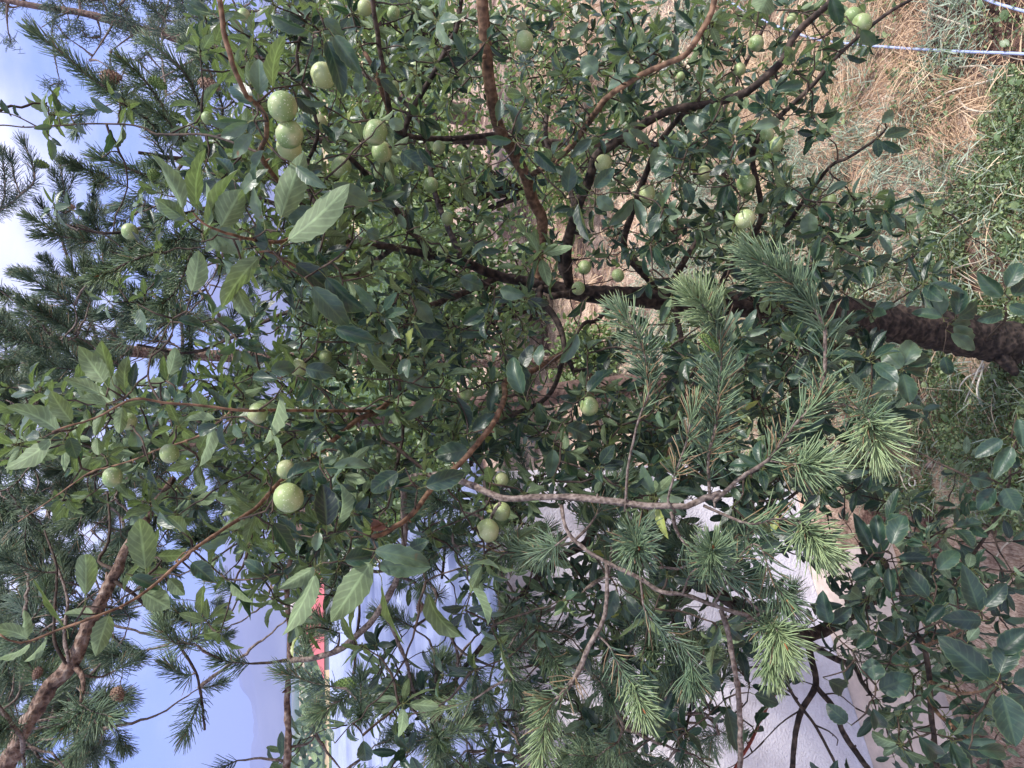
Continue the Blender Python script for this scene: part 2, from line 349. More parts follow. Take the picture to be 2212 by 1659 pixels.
def tone_mat(name, stops, rough=.7, trans=.2):
    m, t, N_, Lk = mat(name)
    at = N_('ShaderNodeAttribute', attribute_name='luv'); sp = N_('ShaderNodeSeparateXYZ'); Lk(at.outputs['Vector'], sp.inputs[0])
    rp = N_('ShaderNodeValToRGB'); ramp(rp, stops); Lk(sp.outputs[2], rp.inputs[0])
    b = N_('ShaderNodeBsdfPrincipled', ins={'Roughness': rough}); Lk(rp.outputs[0], b.inputs['Base Color'])
    tr = N_('ShaderNodeBsdfTranslucent'); Lk(rp.outputs[0], tr.inputs[0])
    ms = N_('ShaderNodeMixShader', ins={0: trans}); Lk(b.outputs[0], ms.inputs[1]); Lk(tr.outputs[0], ms.inputs[2])
    o = N_('ShaderNodeOutputMaterial'); Lk(ms.outputs[0], o.inputs[0]); return m

M = {}
M['apple_leaf'] = leaf_mat('apple_leaf', [(0, (.006, .018, .013)), (.35, (.020, .052, .034)), (.7, (.085, .135, .088)), (.9, (.17, .22, .14)), (1, (.24, .28, .08))], (.12, .17, .085), rough=.39)
M['dark_leaf'] = leaf_mat('dark_leaf', [(0, (.009, .025, .020)), (.6, (.026, .058, .042)), (1, (.070, .125, .080))], (.11, .16, .10), vein=(.1, .16, .08))
M['far_leaf'] = leaf_mat('far_leaf', [(0, (.03, .065, .028)), (.5, (.07, .125, .05)), (1, (.20, .26, .08))], (.14, .2, .08))
M['needle'] = needle_mat('needle', [(0, (.028, .060, .046)), (.4, (.080, .135, .090)), (.7, (.165, .245, .135)), (1, (.34, .44, .22))])
M['needle_far'] = needle_mat('needle_far', [(0, (.04, .075, .055)), (.5, (.08, .135, .085)), (1, (.15, .21, .11))])
M['apple_bark'] = bark_mat('apple_bark', [(.25, (.005, .005, .005)), (.5, (.024, .017, .014)), (.75, (.085, .060, .047))], 26, rings=True, bump=1.0, dist=.008)
M['smooth_bark'] = bark_mat('smooth_bark', [(.25, (.022, .014, .010)), (.5, (.095, .054, .032)), (.75, (.24, .145, .09))], 34, rings=True, bump=.35, dist=.003)
M['pine_bark'] = bark_mat('pine_bark', [(.34, (.016, .011, .010)), (.47, (.070, .043, .033)), (.60, (.17, .11, .082)), (.80, (.30, .24, .20))], 30, bump=1.0, dist=.02)
M['pine_twig'] = bark_mat('pine_twig', [(.25, (.028, .021, .018)), (.5, (.10, .074, .062)), (.8, (.26, .21, .185))], 60, bump=1.0, dist=.006)
M['far_bark'] = bark_mat('far_bark', [(.3, (.03, .02, .017)), (.5, (.09, .055, .045)), (.75, (.17, .11, .09))], 9, bump=1.0, dist=.03)
M['dark_twig'] = bark_mat('dark_twig', [(.25, (.010, .009, .009)), (.55, (.04, .028, .022)), (.8, (.10, .07, .05))], 40, bump=.6, dist=.003)
M['red_twig'] = plain('red_twig', (.22, .045, .035), .5, .3, 60)
M['bud'] = plain('bud', (.34, .12, .05), .7, .3, 200)
M['cone_brown'] = bark_mat('cone_brown', [(.25, (.05, .03, .02)), (.5, (.17, .10, .07)), (.8, (.34, .24, .18))], 90, bump=.4, dist=.002)
M['cone_green'] = bark_mat('cone_green', [(.25, (.04, .075, .02)), (.5, (.11, .18, .05)), (.8, (.25, .32, .11))], 90, bump=.4, dist=.002)
USE_HAZE = True

# ------------------------------------------------------------------ ground, hills, air
def grow(a, b, step, lo, hi, g=1.16):
    v = list(np.arange(a, b, step)); s = step; x = v[-1]
    while x < hi: s *= g; x += s; v.append(x)
    s = step; x = v[0]; w = []
    while x > lo: s *= g; x -= s; w.append(x)
    return np.array(w[::-1] + v)
gx = grow(-3.0, 3.2, .035, -2600, 2600); gy = grow(.8, 8, .035, -60, 2600)
XX, YY = np.meshgrid(gx, gy); ZZ = gz(XX, YY)
mb = MB(); nx, ny = len(gx), len(gy)
i = np.arange(ny - 1)[:, None] * nx; j = np.arange(nx - 1)[None]
mb.add(np.stack([XX, YY, ZZ], -1), np.stack([i + j, i + j + 1, i + nx + j + 1, i + nx + j], -1).reshape(-1, 4))
m, t, N_, Lk = mat('soil')
tc_ = N_('ShaderNodeTexCoord'); ob = tc_.outputs['Object']
a1 = N_('ShaderNodeTexNoise', ins={'Scale': 1.6, 'Detail': 7, 'Roughness': .7}); Lk(ob, a1.inputs['Vector'])
a2 = N_('ShaderNodeTexNoise', ins={'Scale': 55, 'Detail': 6, 'Roughness': .75}); Lk(ob, a2.inputs['Vector'])
mpx = N_('ShaderNodeMapping', ins={'Scale': (60, 9, 30), 'Rotation': (0, 0, .5)}); Lk(ob, mpx.inputs[0])
a3 = N_('ShaderNodeTexNoise', ins={'Scale': 3, 'Detail': 4, 'Distortion': 1.5}); Lk(mpx.outputs[0], a3.inputs['Vector'])
r1 = N_('ShaderNodeValToRGB'); ramp(r1, [(.3, (.022, .013, .010)), (.52, (.13, .075, .062)), (.75, (.32, .21, .18))]); Lk(a2.outputs[0], r1.inputs[0])
r2 = N_('ShaderNodeValToRGB'); ramp(r2, [(.3, (.16, .09, .06)), (.5, (.60, .43, .33)), (.7, (.84, .70, .58))]); Lk(a3.outputs[0], r2.inputs[0])
k1 = N_('ShaderNodeMapRange', ins={'From Min': .42, 'From Max': .56}); Lk(a1.outputs[0], k1.inputs[0])
c1 = mixc(N_, Lk, k1.outputs[0], r1.outputs[0], r2.outputs[0])
spy = N_('ShaderNodeSeparateXYZ'); Lk(ob, spy.inputs[0])
mpf = N_('ShaderNodeMapping', ins={'Scale': (.006, .03, .01)}); Lk(ob, mpf.inputs[0])
a4 = N_('ShaderNodeTexVoronoi', ins={'Scale': 1.0}); Lk(mpf.outputs[0], a4.inputs['Vector'])
r3 = N_('ShaderNodeValToRGB'); ramp(r3, [(.2, (.06, .10, .035)), (.45, (.10, .15, .05)), (.6, (.42, .32, .18)), (.8, (.09, .13, .05))]); r3.color_ramp.interpolation = 'CONSTANT'
sc4 = N_('ShaderNodeSeparateColor'); Lk(a4.outputs['Color'], sc4.inputs[0]); Lk(sc4.outputs[0], r3.inputs[0])
kf = N_('ShaderNodeMapRange', ins={'From Min': 12, 'From Max': 26}); Lk(spy.outputs[1], kf.inputs[0])
c1 = mixc(N_, Lk, kf.outputs[0], c1, r3.outputs[0])
b = N_('ShaderNodeBsdfPrincipled', ins={'Roughness': .95, 'Specular IOR Level': .2}); Lk(c1, b.inputs['Base Color'])
bp = N_('ShaderNodeBump', ins={'Strength': .9, 'Distance': .02}); Lk(a2.outputs[0], bp.inputs['Height']); Lk(bp.outputs[0], b.inputs['Normal'])
o_ = N_('ShaderNodeOutputMaterial'); Lk(b.outputs[0], o_.inputs[0]); M['soil'] = m
tag(mb.build('ground', M['soil']), 'brown garden soil and dry mulch under the trees', None, None, 'structure')

# mountains far away
mb = MB(); hx = np.linspace(-3800, 3800, 420); hy = np.linspace(2000, 4200, 110); XX, YY = np.meshgrid(hx, hy)
cr_ = np.exp(-((YY - 2900) / 480) ** 2); rid = sum((vnoise(XX, YY, .0011 * 2 ** k, 5 + k) - .5) / 1.8 ** k for k in range(6))
ZZ = -8 + cr_ * (225 + 260 * rid + 22 * np.sin(XX * .0013 + 2.2) + 26 * (vnoise(XX, YY, .011, 15) - .5)) + 70 * np.exp(-((YY - 2300) / 200) ** 2) * vnoise(XX, YY, .002, 9)
nx = len(hx); i = np.arange(len(hy) - 1)[:, None] * nx; j = np.arange(nx - 1)[None]
mb.add(np.stack([XX, YY, ZZ], -1), np.stack([i + j, i + j + 1, i + nx + j + 1, i + nx + j], -1).reshape(-1, 4))
M['mountain'] = plain('mountain', (.12, .115, .10), .95, .35, .006)
tag(mb.build('mountain', M['mountain']), 'long blue mountain ridge on the horizon', None, None, 'structure')

hm = bpy.data.materials.new('haze'); hm.use_nodes = True; t = hm.node_tree; t.nodes.clear()
pv = t.nodes.new('ShaderNodeVolumePrincipled'); pv.inputs['Color'].default_value = (.46, .54, 1, 1); pv.inputs['Density'].default_value = .00048
ho = t.nodes.new('ShaderNodeOutputMaterial'); t.links.new(pv.outputs[0], ho.inputs['Volume'])
mb = MB(); x0, x1, y0, y1, z0, z1 = -3900, 3900, -70, 4300, -9.5, 420
bv = [(x, y, z) for z in (z0, z1) for y in (y0, y1) for x in (x0, x1)]
mb.add(bv, [(0, 2, 3, 1), (4, 5, 7, 6), (0, 1, 5, 4), (2, 6, 7, 3), (0, 4, 6, 2), (1, 3, 7, 5)])
if USE_HAZE: tag(mb.build('haze', hm, smooth=False), 'thin blue haze over the valley', None, None, 'stuff')

# ------------------------------------------------------------------ shed by the path
def box(mb, a, b, rot=0, piv=(0, 0)):
    x0, y0, z0 = a; x1, y1, z1 = b
    v = np.array([(x, y, z) for z in (z0, z1) for y in (y0, y1) for x in (x0, x1)], float)
    if rot:
        c, s = math.cos(rot), math.sin(rot); d = v[:, :2] - piv; v[:, 0] = piv[0] + d[:, 0] * c - d[:, 1] * s; v[:, 1] = piv[1] + d[:, 0] * s + d[:, 1] * c
    mb.add(v, [(0, 2, 3, 1), (4, 5, 7, 6), (0, 1, 5, 4), (2, 6, 7, 3), (0, 4, 6, 2), (1, 3, 7, 5)])
SX, SY = -.45, 3.55; RO = R(28)
shed = thing('garden_shed', 'low white plastered shed with a blue grey corrugated roof behind the pines', 'shed', (SX, SY, 0))
m, t, N_, Lk = mat('plaster')
tcn = N_('ShaderNodeTexCoord'); q1 = N_('ShaderNodeTexNoise', ins={'Scale': 2.5, 'Detail': 8, 'Roughness': .7}); Lk(tcn.outputs['Object'], q1.inputs['Vector'])
q2 = N_('ShaderNodeTexNoise', ins={'Scale': 90, 'Detail': 4}); Lk(tcn.outputs['Object'], q2.inputs['Vector'])
rr = N_('ShaderNodeValToRGB'); ramp(rr, [(.3, (.46, .43, .46)), (.52, (.72, .69, .75)), (.8, (.86, .84, .87))]); Lk(q1.outputs[0], rr.inputs[0])
b = N_('ShaderNodeBsdfPrincipled', ins={'Roughness': .9}); Lk(rr.outputs[0], b.inputs['Base Color'])
bp = N_('ShaderNodeBump', ins={'Strength': .7, 'Distance': .01}); Lk(q2.outputs[0], bp.inputs['Height']); Lk(bp.outputs[0], b.inputs['Normal'])
o_ = N_('ShaderNodeOutputMaterial'); Lk(b.outputs[0], o_.inputs[0]); M['plaster'] = m
mb = MB(); box(mb, (SX - 6, SY, -.25), (SX, SY + 4.0, 1.86), RO, (SX, SY)); put(mb, 'wall', M['plaster'], shed, False)
M['metal_roof'] = plain('metal_roof', (.27, .31, .48), .6, .12, 3, metal=.1)
mb = MB(); ry = np.arange(-.14, 4.45, .0125); rx = np.linspace(-6.2, .10, 12)
A_, B_ = np.meshgrid(rx, ry); zz = 1.905 + .105 * (B_ + .14) +   .013 * np.sin(B_ / .13 * 2 * math.pi)
c, s = math.cos(RO), math.sin(RO); vx = SX + A_ * c - B_ * s; vy = SY + A_ * s + B_ * c
nx = len(rx); i = np.arange(len(ry) - 1)[:, None] * nx; j = np.arange(nx - 1)[None]
q = np.stack([i + j, i + j + 1, i + nx + j + 1, i + nx + j], -1).reshape(-1, 4)
mb.add(np.stack([vx, vy, zz], -1), q); mb.add(np.stack([vx, vy, zz - .006], -1), q[:, ::-1]); put(mb, 'roof', M['metal_roof'], shed)
mb = MB(); box(mb, (SX - 6.1, SY - .10, 1.865), (SX + .06, SY - .07, 1.885), RO, (SX, SY)); put(mb, 'eave_board', plain('eave', (.35, .3, .27), .7), shed, False)

M['concrete'] = plain('concrete', (.52, .43, .39), .9, .2, 14, bump=.5)
mb = MB(); box(mb, (SX - 6, SY - .52, -.2), (SX - .62, SY - .004, .085), RO, (SX, SY)); tag(mb.build('pavement', M['concrete'], None, False), 'beige concrete path along the shed wall', None, None, 'structure')

# ------------------------------------------------------------------ far house with red roof, next to it the valley trees
hs = thing('farm_house', 'far white house with a bright red roof in the valley', 'house', (-14, 45, -6.2))
M['white_wall'] = plain('white_wall', (.72, .70, .68), .9, .06, 1); M['red_roof'] = plain('red_roof', (.42, .10, .11), .7, .15, 2); M['glass'] = plain('window_glass', (.03, .035, .045), .15, .1, 1)
hx0, hx1, hy0, hy1 = -17.0, -11.4, 44, 51
mb = MB(); box(mb, (hx0, hy0, -6.4), (hx1, hy1, .7)); put(mb, 'wall', M['white_wall'], hs, False)
mb = MB(); zr, ze = 1.7, .72; e = .4; ym = (hy0 + hy1) / 2
top = [(hx0 - e, hy0 - e, ze), (hx1 + e, hy0 - e, ze), (hx1 - 1.2, ym, zr), (hx0 + 1.2, ym, zr), (hx0 - e, hy1 + e, ze), (hx1 + e, hy1 + e, ze)]
mb.add(top, [(0, 1, 2, 3), (5, 4, 3, 2)], [(1, 5, 2), (4, 0, 3)]); mb.add([(x, y, z - .01 if z == ze else z) for x, y, z in top], [(0, 4, 5, 1)]); put(mb, 'roof', M['red_roof'], hs, False)
mb = MB(); 
for wx in (-16.0, -14.4, -12.8):
    mb = MB(); box(mb, (wx, hy0 - .03, -1.6), (wx + .8, hy0 + .02, -.3)); put(mb, 'window', M['glass'], hs, False)
mb = MB(); box(mb, (-14.5, ym - .3, 1.6), (-13.9, ym + .3, 3.0)); put(mb, 'chimney', M['white_wall'], hs, False)
h2 = thing('small_hut', 'small far hut with an orange tiled roof beside the red roofed house', 'hut', (-9.5, 62, -6.2))
mb = MB(); box(mb, (-12.6, 60, -6.4), (-9, 64, 2.3)); put(mb, 'wall', plain('ochre', (.5, .3, .2), .9), h2, False)
mb = MB(); mb.add([(-12.9, 59.6, 2.3), (-8.7, 59.6, 2.3), (-8.7, 62, 3.4), (-12.9, 62, 3.4), (-12.9, 64.4, 2.3), (-8.7, 64.4, 2.3)], [(0, 1, 2, 3), (3, 2, 5, 4), (0, 4, 5, 1)], [(1, 5, 2), (4, 0, 3)]); put(mb, 'roof', plain('orange_roof', (.55, .17, .08), .7), h2, False)

def foliage_blob(mb, c, rad, n, Lm, tone=.5, hi=False):
    """leaf clumps through an uneven volume"""
    k = max(4, n // 45); cc = rng.normal(0, .42, (k, 3)) * rad + c
    idx = rng.integers(0, k, n); sc = rad.min() * .26
    B = cc[idx] + rng.normal(0, sc, (n, 3)); out_ = nrm(B - cc[idx] + 1e-6)
    D = nrm(out_ + rng.normal(0, .6, (n, 3))); Nn = nrm(out_ * .5 + [0, 0, .7] + rng.normal(0, .5, (n, 3)))
    tn = np.clip(tone + rng.normal(0, .13, n) + .18 * (rng.random(k)[idx] - .5), 0, 1); Ln = Lm * rng.uniform(.6, 1.2, n)
    leaves(mb, B, D, Nn, Ln, Ln * .55, rng.uniform(0, .7, n), rng.uniform(.05, .5, n), tn, hi=hi, petiole=0)
    return cc
def bush(name, label, cat, x, y, h, w, n, Lm, mt, tone, group=None, stem=.25):
    z = float(gz(x, y)); t_ = thing(name, label, cat, (x, y, z), group)
    mb = MB(); c = np.array([x, y, z + h * (.5 + stem * .5)]); cc = foliage_blob(mb, c, np.array([w, w * .8, h * (1 - stem)]) * .55, n, Lm, tone)
    put(mb, 'crown', mt, t_)
    tb = MB()
    for k in range(min(len(cc), 16)):
        p = np.array([[x + rng.normal(0, .03), y, z - .05], [x + (cc[k][0] - x) * .3, y + (cc[k][1] - y) * .3, z + (cc[k][2] - z) * .45], cc[k]])
        pp, rr_ = spline(p, [.012 * h, .009 * h, .004 * h], .1); tube(tb, pp, rr_, 6)
    put(tb, 'stem' if stem < .4 else 'trunk', M['dark_twig'], t_)
# shrubs and small trees beyond the apple tree (x picture position along the hedge line)
for k, (X, Y, h, w, tone, lb) in enumerate([
    (2.3, 8.2, 2.7, 2.0, .9, 'yellow green bush beyond the apple tree, at the right end of the hedge line'),
    (4.3, 8.9, 3.0, 2.2, .55, 'green bush beyond the apple tree, just outside the bright yellow green one'),
    (.9, 7.6, 2.0, 1.8, .62, 'light green shrub seen through the middle of the apple crown'),
    (-.4, 8.6, 2.2, 1.8, .5, 'mid green shrub beyond the right end of the shed roof'),
    (-1.9, 10.5, 2.3, 2.0, .4, 'dark green shrub behind the shed roof'),
    (1.9, 6.3, .7, 1.0, .85, 'low pale green shrub on the straw behind the apple tree'),
    (.2, 5.9, .5, .7, .8, 'small light green shrub behind the apple trunk'),
    (3.0, 6.4, 1.0, 1.3, .6, 'low green shrub at the far edge of the straw')]):
    bush('shrub', lb, 'shrub', X, Y, h, w, 6000 if h > 1.5 else 1500, .085 if h > 1.5 else .06, M['far_leaf'], tone, 'shrubs beyond the apple tree', .12)
for k, (X, Y, h, w, lb) in enumerate([
    (-27, 58, 6.5, 8, 'round dark tree in the valley at the far left behind the pine twigs'),
    (-20.5, 63, 7, 7, 'round tree in the valley left of the red roofed house'),
    (-17.6, 42, 5.4, 4.5, 'green tree in front of the left corner of the red roofed house'),
    (-7.6, 48, 6.8, 4, 'green tree right of the red roofed house'), (-3, 60, 8, 7, 'tree in the valley straight behind the shed'),
    (4, 70, 9, 9, 'broad tree in the valley behind the apple tree'), (14, 75, 9, 10, 'broad tree in the valley right of the apple trunk'), (25, 60, 8.5, 9, 'valley tree at the far right behind the hedge')]):
    bush('valley_tree', lb, 'tree', X, Y, h, w, 1500, .45, M['far_leaf'], .35, 'trees down in the valley', .3)
mb = MB(); n = 5000; X = rng.uniform(-260, 260, n); Y = 190 + 40 * vnoise(X, X * 0, .02, 3) + rng.normal(0, 5, n); B = np.stack([X, Y, gz(X, Y) + rng.random(n) * (5 + 4 * vnoise(X, X, .06, 7))], 1)
leaves(mb, B, rng.normal(0, 1, (n, 3)), rng.normal(0, 1, (n, 3)), np.full(n, 2.6), np.full(n, 1.8), rng.random(n), rng.random(n) * .5, rng.uniform(.1, .4, n), hi=False, petiole=0)
tag(mb.build('treeline', M['far_leaf']), 'dark line of trees across the far fields', None, None, 'stuff')

# ------------------------------------------------------------------ ground cover
def ribbons(mb, B, D, Ln, Wd, bend, tone, seg=4):
    n = len(B); D = nrm(D); S = nrm(np.cross(D, [0, 0, 1]) + 1e-5 + rng.normal(0, .25, (n, 3))); s = np.linspace(0, 1, seg + 1)
    p = B[:, None] + D[:, None] * (Ln[:, None] * s)[..., None]; p[..., 2] -= (bend * Ln)[:, None] * s[None] ** 2
    w = (Wd[:, None] * (1 - .75 * s[None] ** 2) * .5)[..., None] * S[:, None]
    v = np.stack([p - w, p + w], 2).reshape(-1, 3); k = 2 * (seg + 1)
    a = np.arange(n)[:, None] * k; i = np.arange(seg)[None] * 2
    q = np.stack([a + i, a + i + 1, a + i + 3, a + i + 2], -1).reshape(-1, 4)
    att = np.zeros((n, seg + 1, 2, 3)); att[..., 0] = s[None, :, None]; att[..., 2] = tone[:, None, None]
    mb.add(v, q, None, att.reshape(-1, 3))
M['straw'] = tone_mat('straw', [(0, (.16, .085, .05)), (.3, (.40, .25, .15)), (.65, (.66, .49, .32)), (1, (.80, .69, .50))])
M['grey_herb'] = tone_mat('grey_herb', [(0, (.09, .13, .08)), (.5, (.25, .32, .23)), (1, (.52, .58, .46))], .8)
M['weed'] = leaf_mat('weed', [(0, (.045, .08, .035)), (.5, (.13, .20, .09)), (1, (.36, .42, .20))], (.16, .24, .1), trans=.3)
def kinds(X, Y):
    v = np.stack([X, Y, gz(X, Y)], 1) - C0; d = v @ Fv; px = 1106 - (v @ Uv) / d * FPX; py = 829.5 - (v @ Xv) / d * FPX
    w = vnoise(X, Y, 4, 12) * 300 - 150; px = px + w; py = py + vnoise(X, Y, 5, 13) * 260 - 130 + vnoise(X, Y, 17, 18) * 60 - 30
    fb = vnoise(X, Y, 3.1, 41) + .6 * vnoise(X + .3 * Y, Y - .4 * X, 8.3, 42) + .35 * vnoise(X, Y, 21, 43) - .97; rr_ = rng.normal(0, .5, len(X))
    e1 = np.minimum((px - 2350 + .62 * py) / 70, (py - 230) / 50); e2 = np.minimum((py - 700) / 50, 3)
    green = (np.maximum(e1, e2) + fb * 5 + rr_ > 0) & (px > 1200)
    grey = (((py > 370) & (py < 720) & (px > 1450)) | (vnoise(X, Y, 3.5, 16) + rng.normal(0, .12, len(X)) > .58)) & ~green
    soil = ((px > 1990) & (py < 140)) | ((px > 1900) & (py > 1000) & (vnoise(X, Y, 7, 14) > .5))
    return green, grey, soil
mb = MB()
for (ax, bx, ay, by, n, wd) in ((-.3, 3.0, 1.5, 4.2, 30000, .0034), (-.4, 5.0, 4.2, 9, 14000, .007)):
    X = rng.uniform(ax, bx, n); Y = rng.uniform(ay, by, n); gr, gy_, so_ = kinds(X, Y)
    keep = (~gr | (rng.random(n) < .14)) & (~gy_ | (rng.random(n) < .4)) & (~so_ | (rng.random(n) < .28)); X = X[keep]; Y = Y[keep]; n = len(X)
    an = (vnoise(X, Y, 1.6, 21) * 7 + rng.normal(0, .55, n)); el = np.abs(rng.normal(.25, .42, n))
    D = np.stack([np.cos(an) * np.cos(el), np.sin(an) * np.cos(el), np.sin(el)], 1)
    Ln = rng.uniform(.05, .26, n); B = np.stack([X, Y, gz(X, Y) + rng.random(n) ** 2 * .06], 1)
    tn = np.clip(.50 + .6 * (vnoise(X, Y, 3, 22) - .5) + rng.normal(0, .22, n), 0, 1)
    ribbons(mb, B, D, Ln, np.full(n, wd) * rng.uniform(.5, 1.5, n), .5 * np.sin(el) + .1, tn)
tag(mb.build('dry_grass', M['straw']), 'dry straw coloured grass lying over the soil', 'grass', None, 'stuff')
mb = MB(); n = 200000; X = rng.uniform(-.6, 2.4, n); Y = rng.uniform(1.3, 5, n); gr, gy_, so_ = kinds(X, Y)
pz = vnoise(X, Y, 6, 31); keep = (gr & (pz > .28) & (~so_ | (rng.random(n) < .25))) | (~gr & (rng.random(n) < .16) & (pz > .6)); X = X[keep]; Y = Y[keep]; pz = pz[keep]; n = len(X)
B = np.stack([X, Y, gz(X, Y) + rng.random(n) * .11 * pz], 1); D = rng.normal(0, 1, (n, 3)); D[:, 2] = np.abs(D[:, 2]) * .5
Ln = rng.uniform(.006, .019, n) * (1 + 1.4 * (rng.random(n) > .95)); leaves(mb, B, D, rng.normal(0, .4, (n, 3)) + [0, 0, 1], Ln, Ln * rng.uniform(.4, .9, n), rng.uniform(0, .8, n), rng.uniform(0, .5, n), np.clip(.5 + rng.normal(0, .27, n), 0, 1), hi=False, petiole=.8)
n = 16000; X = rng.uniform(-.6, 3.0, n); Y = rng.uniform(1.3, 5, n); gr, gy_, so_ = kinds(X, Y); X = X[gr]; Y = Y[gr]; n = len(X)
el = rng.uniform(.3, 1.4, n); an = rng.uniform(0, 6.3, n); ribbons(mb, np.stack([X, Y, gz(X, Y)], 1), np.stack([np.cos(an) * np.cos(el), np.sin(an) * np.cos(el), np.sin(el)], 1), rng.uniform(.04, .14, n), np.full(n, .003), rng.uniform(.1, .5, n), rng.uniform(.4, 1, n))
tag(mb.build('ground_cover', M['weed']), 'small leafed green weeds covering the soil around the trunk', 'weeds', None, 'stuff')
mb = MB(); n = 90000; X = rng.uniform(-.6, 3.0, n); Y = rng.uniform(1.3, 6, n); gr, gy_, so_ = kinds(X, Y)
keep = gy_ | (gr & (rng.random(n) < .3)); X = X[keep]; Y = Y[keep]; n = len(X); el = rng.uniform(0, 1.3, n); an = rng.uniform(0, 6.3, n)
ribbons(mb, np.stack([X, Y, gz(X, Y) + rng.random(n) * .07], 1), np.stack([np.cos(an) * np.cos(el), np.sin(an) * np.cos(el), np.sin(el)], 1), rng.uniform(.02, .12, n), rng.uniform(.002, .006, n), rng.uniform(0, .5, n), np.clip(rng.normal(.5, .25, n), 0, 1))
tag(mb.build('grey_herbs', M['grey_herb']), 'grey green feathery herbs beside the apple trunk', 'herbs', None, 'stuff')

M['hose'] = plain('hose', (.34, .40, .62), .35, .08, 40)
def onground(pts, lift=.01): return [G(x, y) + np.array([0, 0, lift]) for x, y in pts]
def stickthing(name, label, cat, group, lines, w, mt, lift=.03):
    base = onground([lines[0][0]])[0]; mbb = MB()
    for ln in lines:
        pp = np.array(onground(ln, lift)); 
        if len(pp) > 2: pp[1:-1, 2] += .02
        p, r = spline(pp, np.linspace(w, w * .5, len(ln)), .02); hs_ = name == 'garden_hose'; p = p if hs_ else p + np.cumsum(rng.normal(0, .0012, p.shape), 0); tube(mbb, p, r * 0 + w if hs_ else r, 10 if hs_ else 6, 0 if hs_ else .15)
    o = mbb.build(name, mt, None, True, origin=base); tag(o, label, cat, group)
stickthing('garden_hose', 'long pale blue hose running over the dry grass', 'hose', 'pale blue hoses', [[(1500, -60), (1640, 30), (1760, 82), (1850, 97), (1950, 105), (2080, 113), (2212, 118), (2420, 130)]], .0062, M['hose'], .025)
stickthing('garden_hose', 'short end of pale blue hose in the upper right corner of the photo', 'hose', 'pale blue hoses', [[(2080, -40), (2130, -3), (2212, 24), (2350, 60)]], .0062, M['hose'], .025)
M['dry_stick'] = plain('dry_stick', (.50, .43, .34), .8, .2, 40)
M['white_root'] = plain('white_root', (.62, .58, .52), .8, .2, 40)
for lb, lines, w, mt in [
    ('thick pale stalk lying beside the trunk in the grey herbs', [[(1920, 560), (1987, 523), (2040, 497)]], .006, 'dry_stick'),
    ('pale stalk between the apple leaves and the grey herbs', [[(1847, 510), (1900, 478), (1945, 445)]], .0055, 'dry_stick'),
    ('long pale stalk with a fork lying on the straw under the hose', [[(1985, 245), (2053, 202), (2120, 183), (2230, 158)], [(2060, 202), (2110, 240), (2180, 236)]], .006, 'dry_stick'),
    ('straight pale stalk above the hose near the reddish soil', [[(2005, 26), (2107, 67)]], .0055, 'dry_stick'),
    ('curved thin stalk on the reddish soil just below the hose', [[(2077, 145), (2133, 146), (2175, 169)]], .004, 'dry_stick'),
    ('thin pale stalk lying along the hose', [[(2087, 117), (2150, 122), (2220, 139)]], .004, 'dry_stick'),
    ('curved dry stalk by the pair of apples at the edge of the crown', [[(1673, 392), (1700, 360), (1712, 330)]], .004, 'dry_stick'),
    ('pale stalk on the upper side of the trunk', [[(1815, 597), (1865, 575), (1925, 560), (1980, 572)]], .005, 'dry_stick'),
    ('pale stalk slanting down onto the trunk', [[(1853, 606), (1910, 640), (1975, 675)]], .005, 'dry_stick'),
    ('white branching root lying below the trunk', [[(2143, 752), (2120, 820), (2093, 886)], [(2130, 786), (2128, 850), (2140, 890)], [(2125, 800), (2098, 822), (2082, 850)], [(2141, 793), (2165, 830), (2184, 880)], [(2110, 850), (2104, 880)]], .0045, 'white_root'),
    ('thin pale stalk across the dark soil beside the stones', [[(1950, 1010), (1973, 1050), (2000, 1078), (2032, 1108)]], .004, 'dry_stick'),
    ('pale stalk on the dark soil near the lower right edge', [[(2230, 1150), (2190, 1175), (2150, 1205)]], .005, 'dry_stick'),
    ('dry stalks among the straw right of the crown edge', [[(1760, 300), (1830, 250), (1900, 215)], [(1850, 240), (1880, 190)]], .004, 'dry_stick'),
    ('forked dead stalk in the grey herbs above the trunk', [[(1780, 560), (1850, 520), (1900, 470)], [(1850, 520), (1905, 510)], [(1820, 538), (1850, 490)]], .004, 'dry_stick'),
    ('thin dead stalk leaning over the green weeds near the right edge', [[(2020, 470), (2090, 430), (2180, 400)], [(2090, 430), (2130, 460)]], .0035, 'dry_stick'),
    ('long thin dead stalk lying between trunk and green weeds', [[(1960, 600), (2060, 580), (2170, 540)], [(2060, 580), (2110, 610)]], .004, 'dry_stick'),
    ('long dry stalk crossing the grey herbs', [[(1690, 640), (1790, 590), (1880, 520), (1950, 480)]], .004, 'dry_stick')]:
    stickthing('dry_stalk', lb, 'stalk', 'dry stalks lying on the ground', lines, w, M[mt])
def rock(label, x, y, rpx, mt, group='stones on the dark soil'):
    p = G(x, y); d = (p - C0) @ Fv; r = rpx / FPX * d; nu, nv = 14, 9
    u = np.linspace(0, 2 * math.pi, nu, endpoint=False); v = np.linspace(.0, math.pi, nv); U_, V_ = np.meshgrid(u, v)
    ks = rng.normal(0, 1, (7, 3)); base = np.stack([np.cos(U_) * np.sin(V_), np.sin(U_) * np.sin(V_), np.cos(V_)], -1)
    cut = np.min([np.where(base @ nrm(k) > .62, .62 / np.maximum(base @ nrm(k), .1), 1.0) for k in ks], 0)
    v3 = base * cut[..., None] * r * np.array([1.15, .95, .7]) + p + [0, 0, r * .35]
    i = np.arange(nv - 1)[:, None] * nu; j = np.arange(nu)[None]; k = (j + 1) % nu
    mbb = MB(); mbb.add(v3, np.stack([i + j, i + nu + j, i + nu + k, i + k], -1).reshape(-1, 4)); tag(mbb.build('stone', mt, None, True, origin=p), label, 'stone', group)
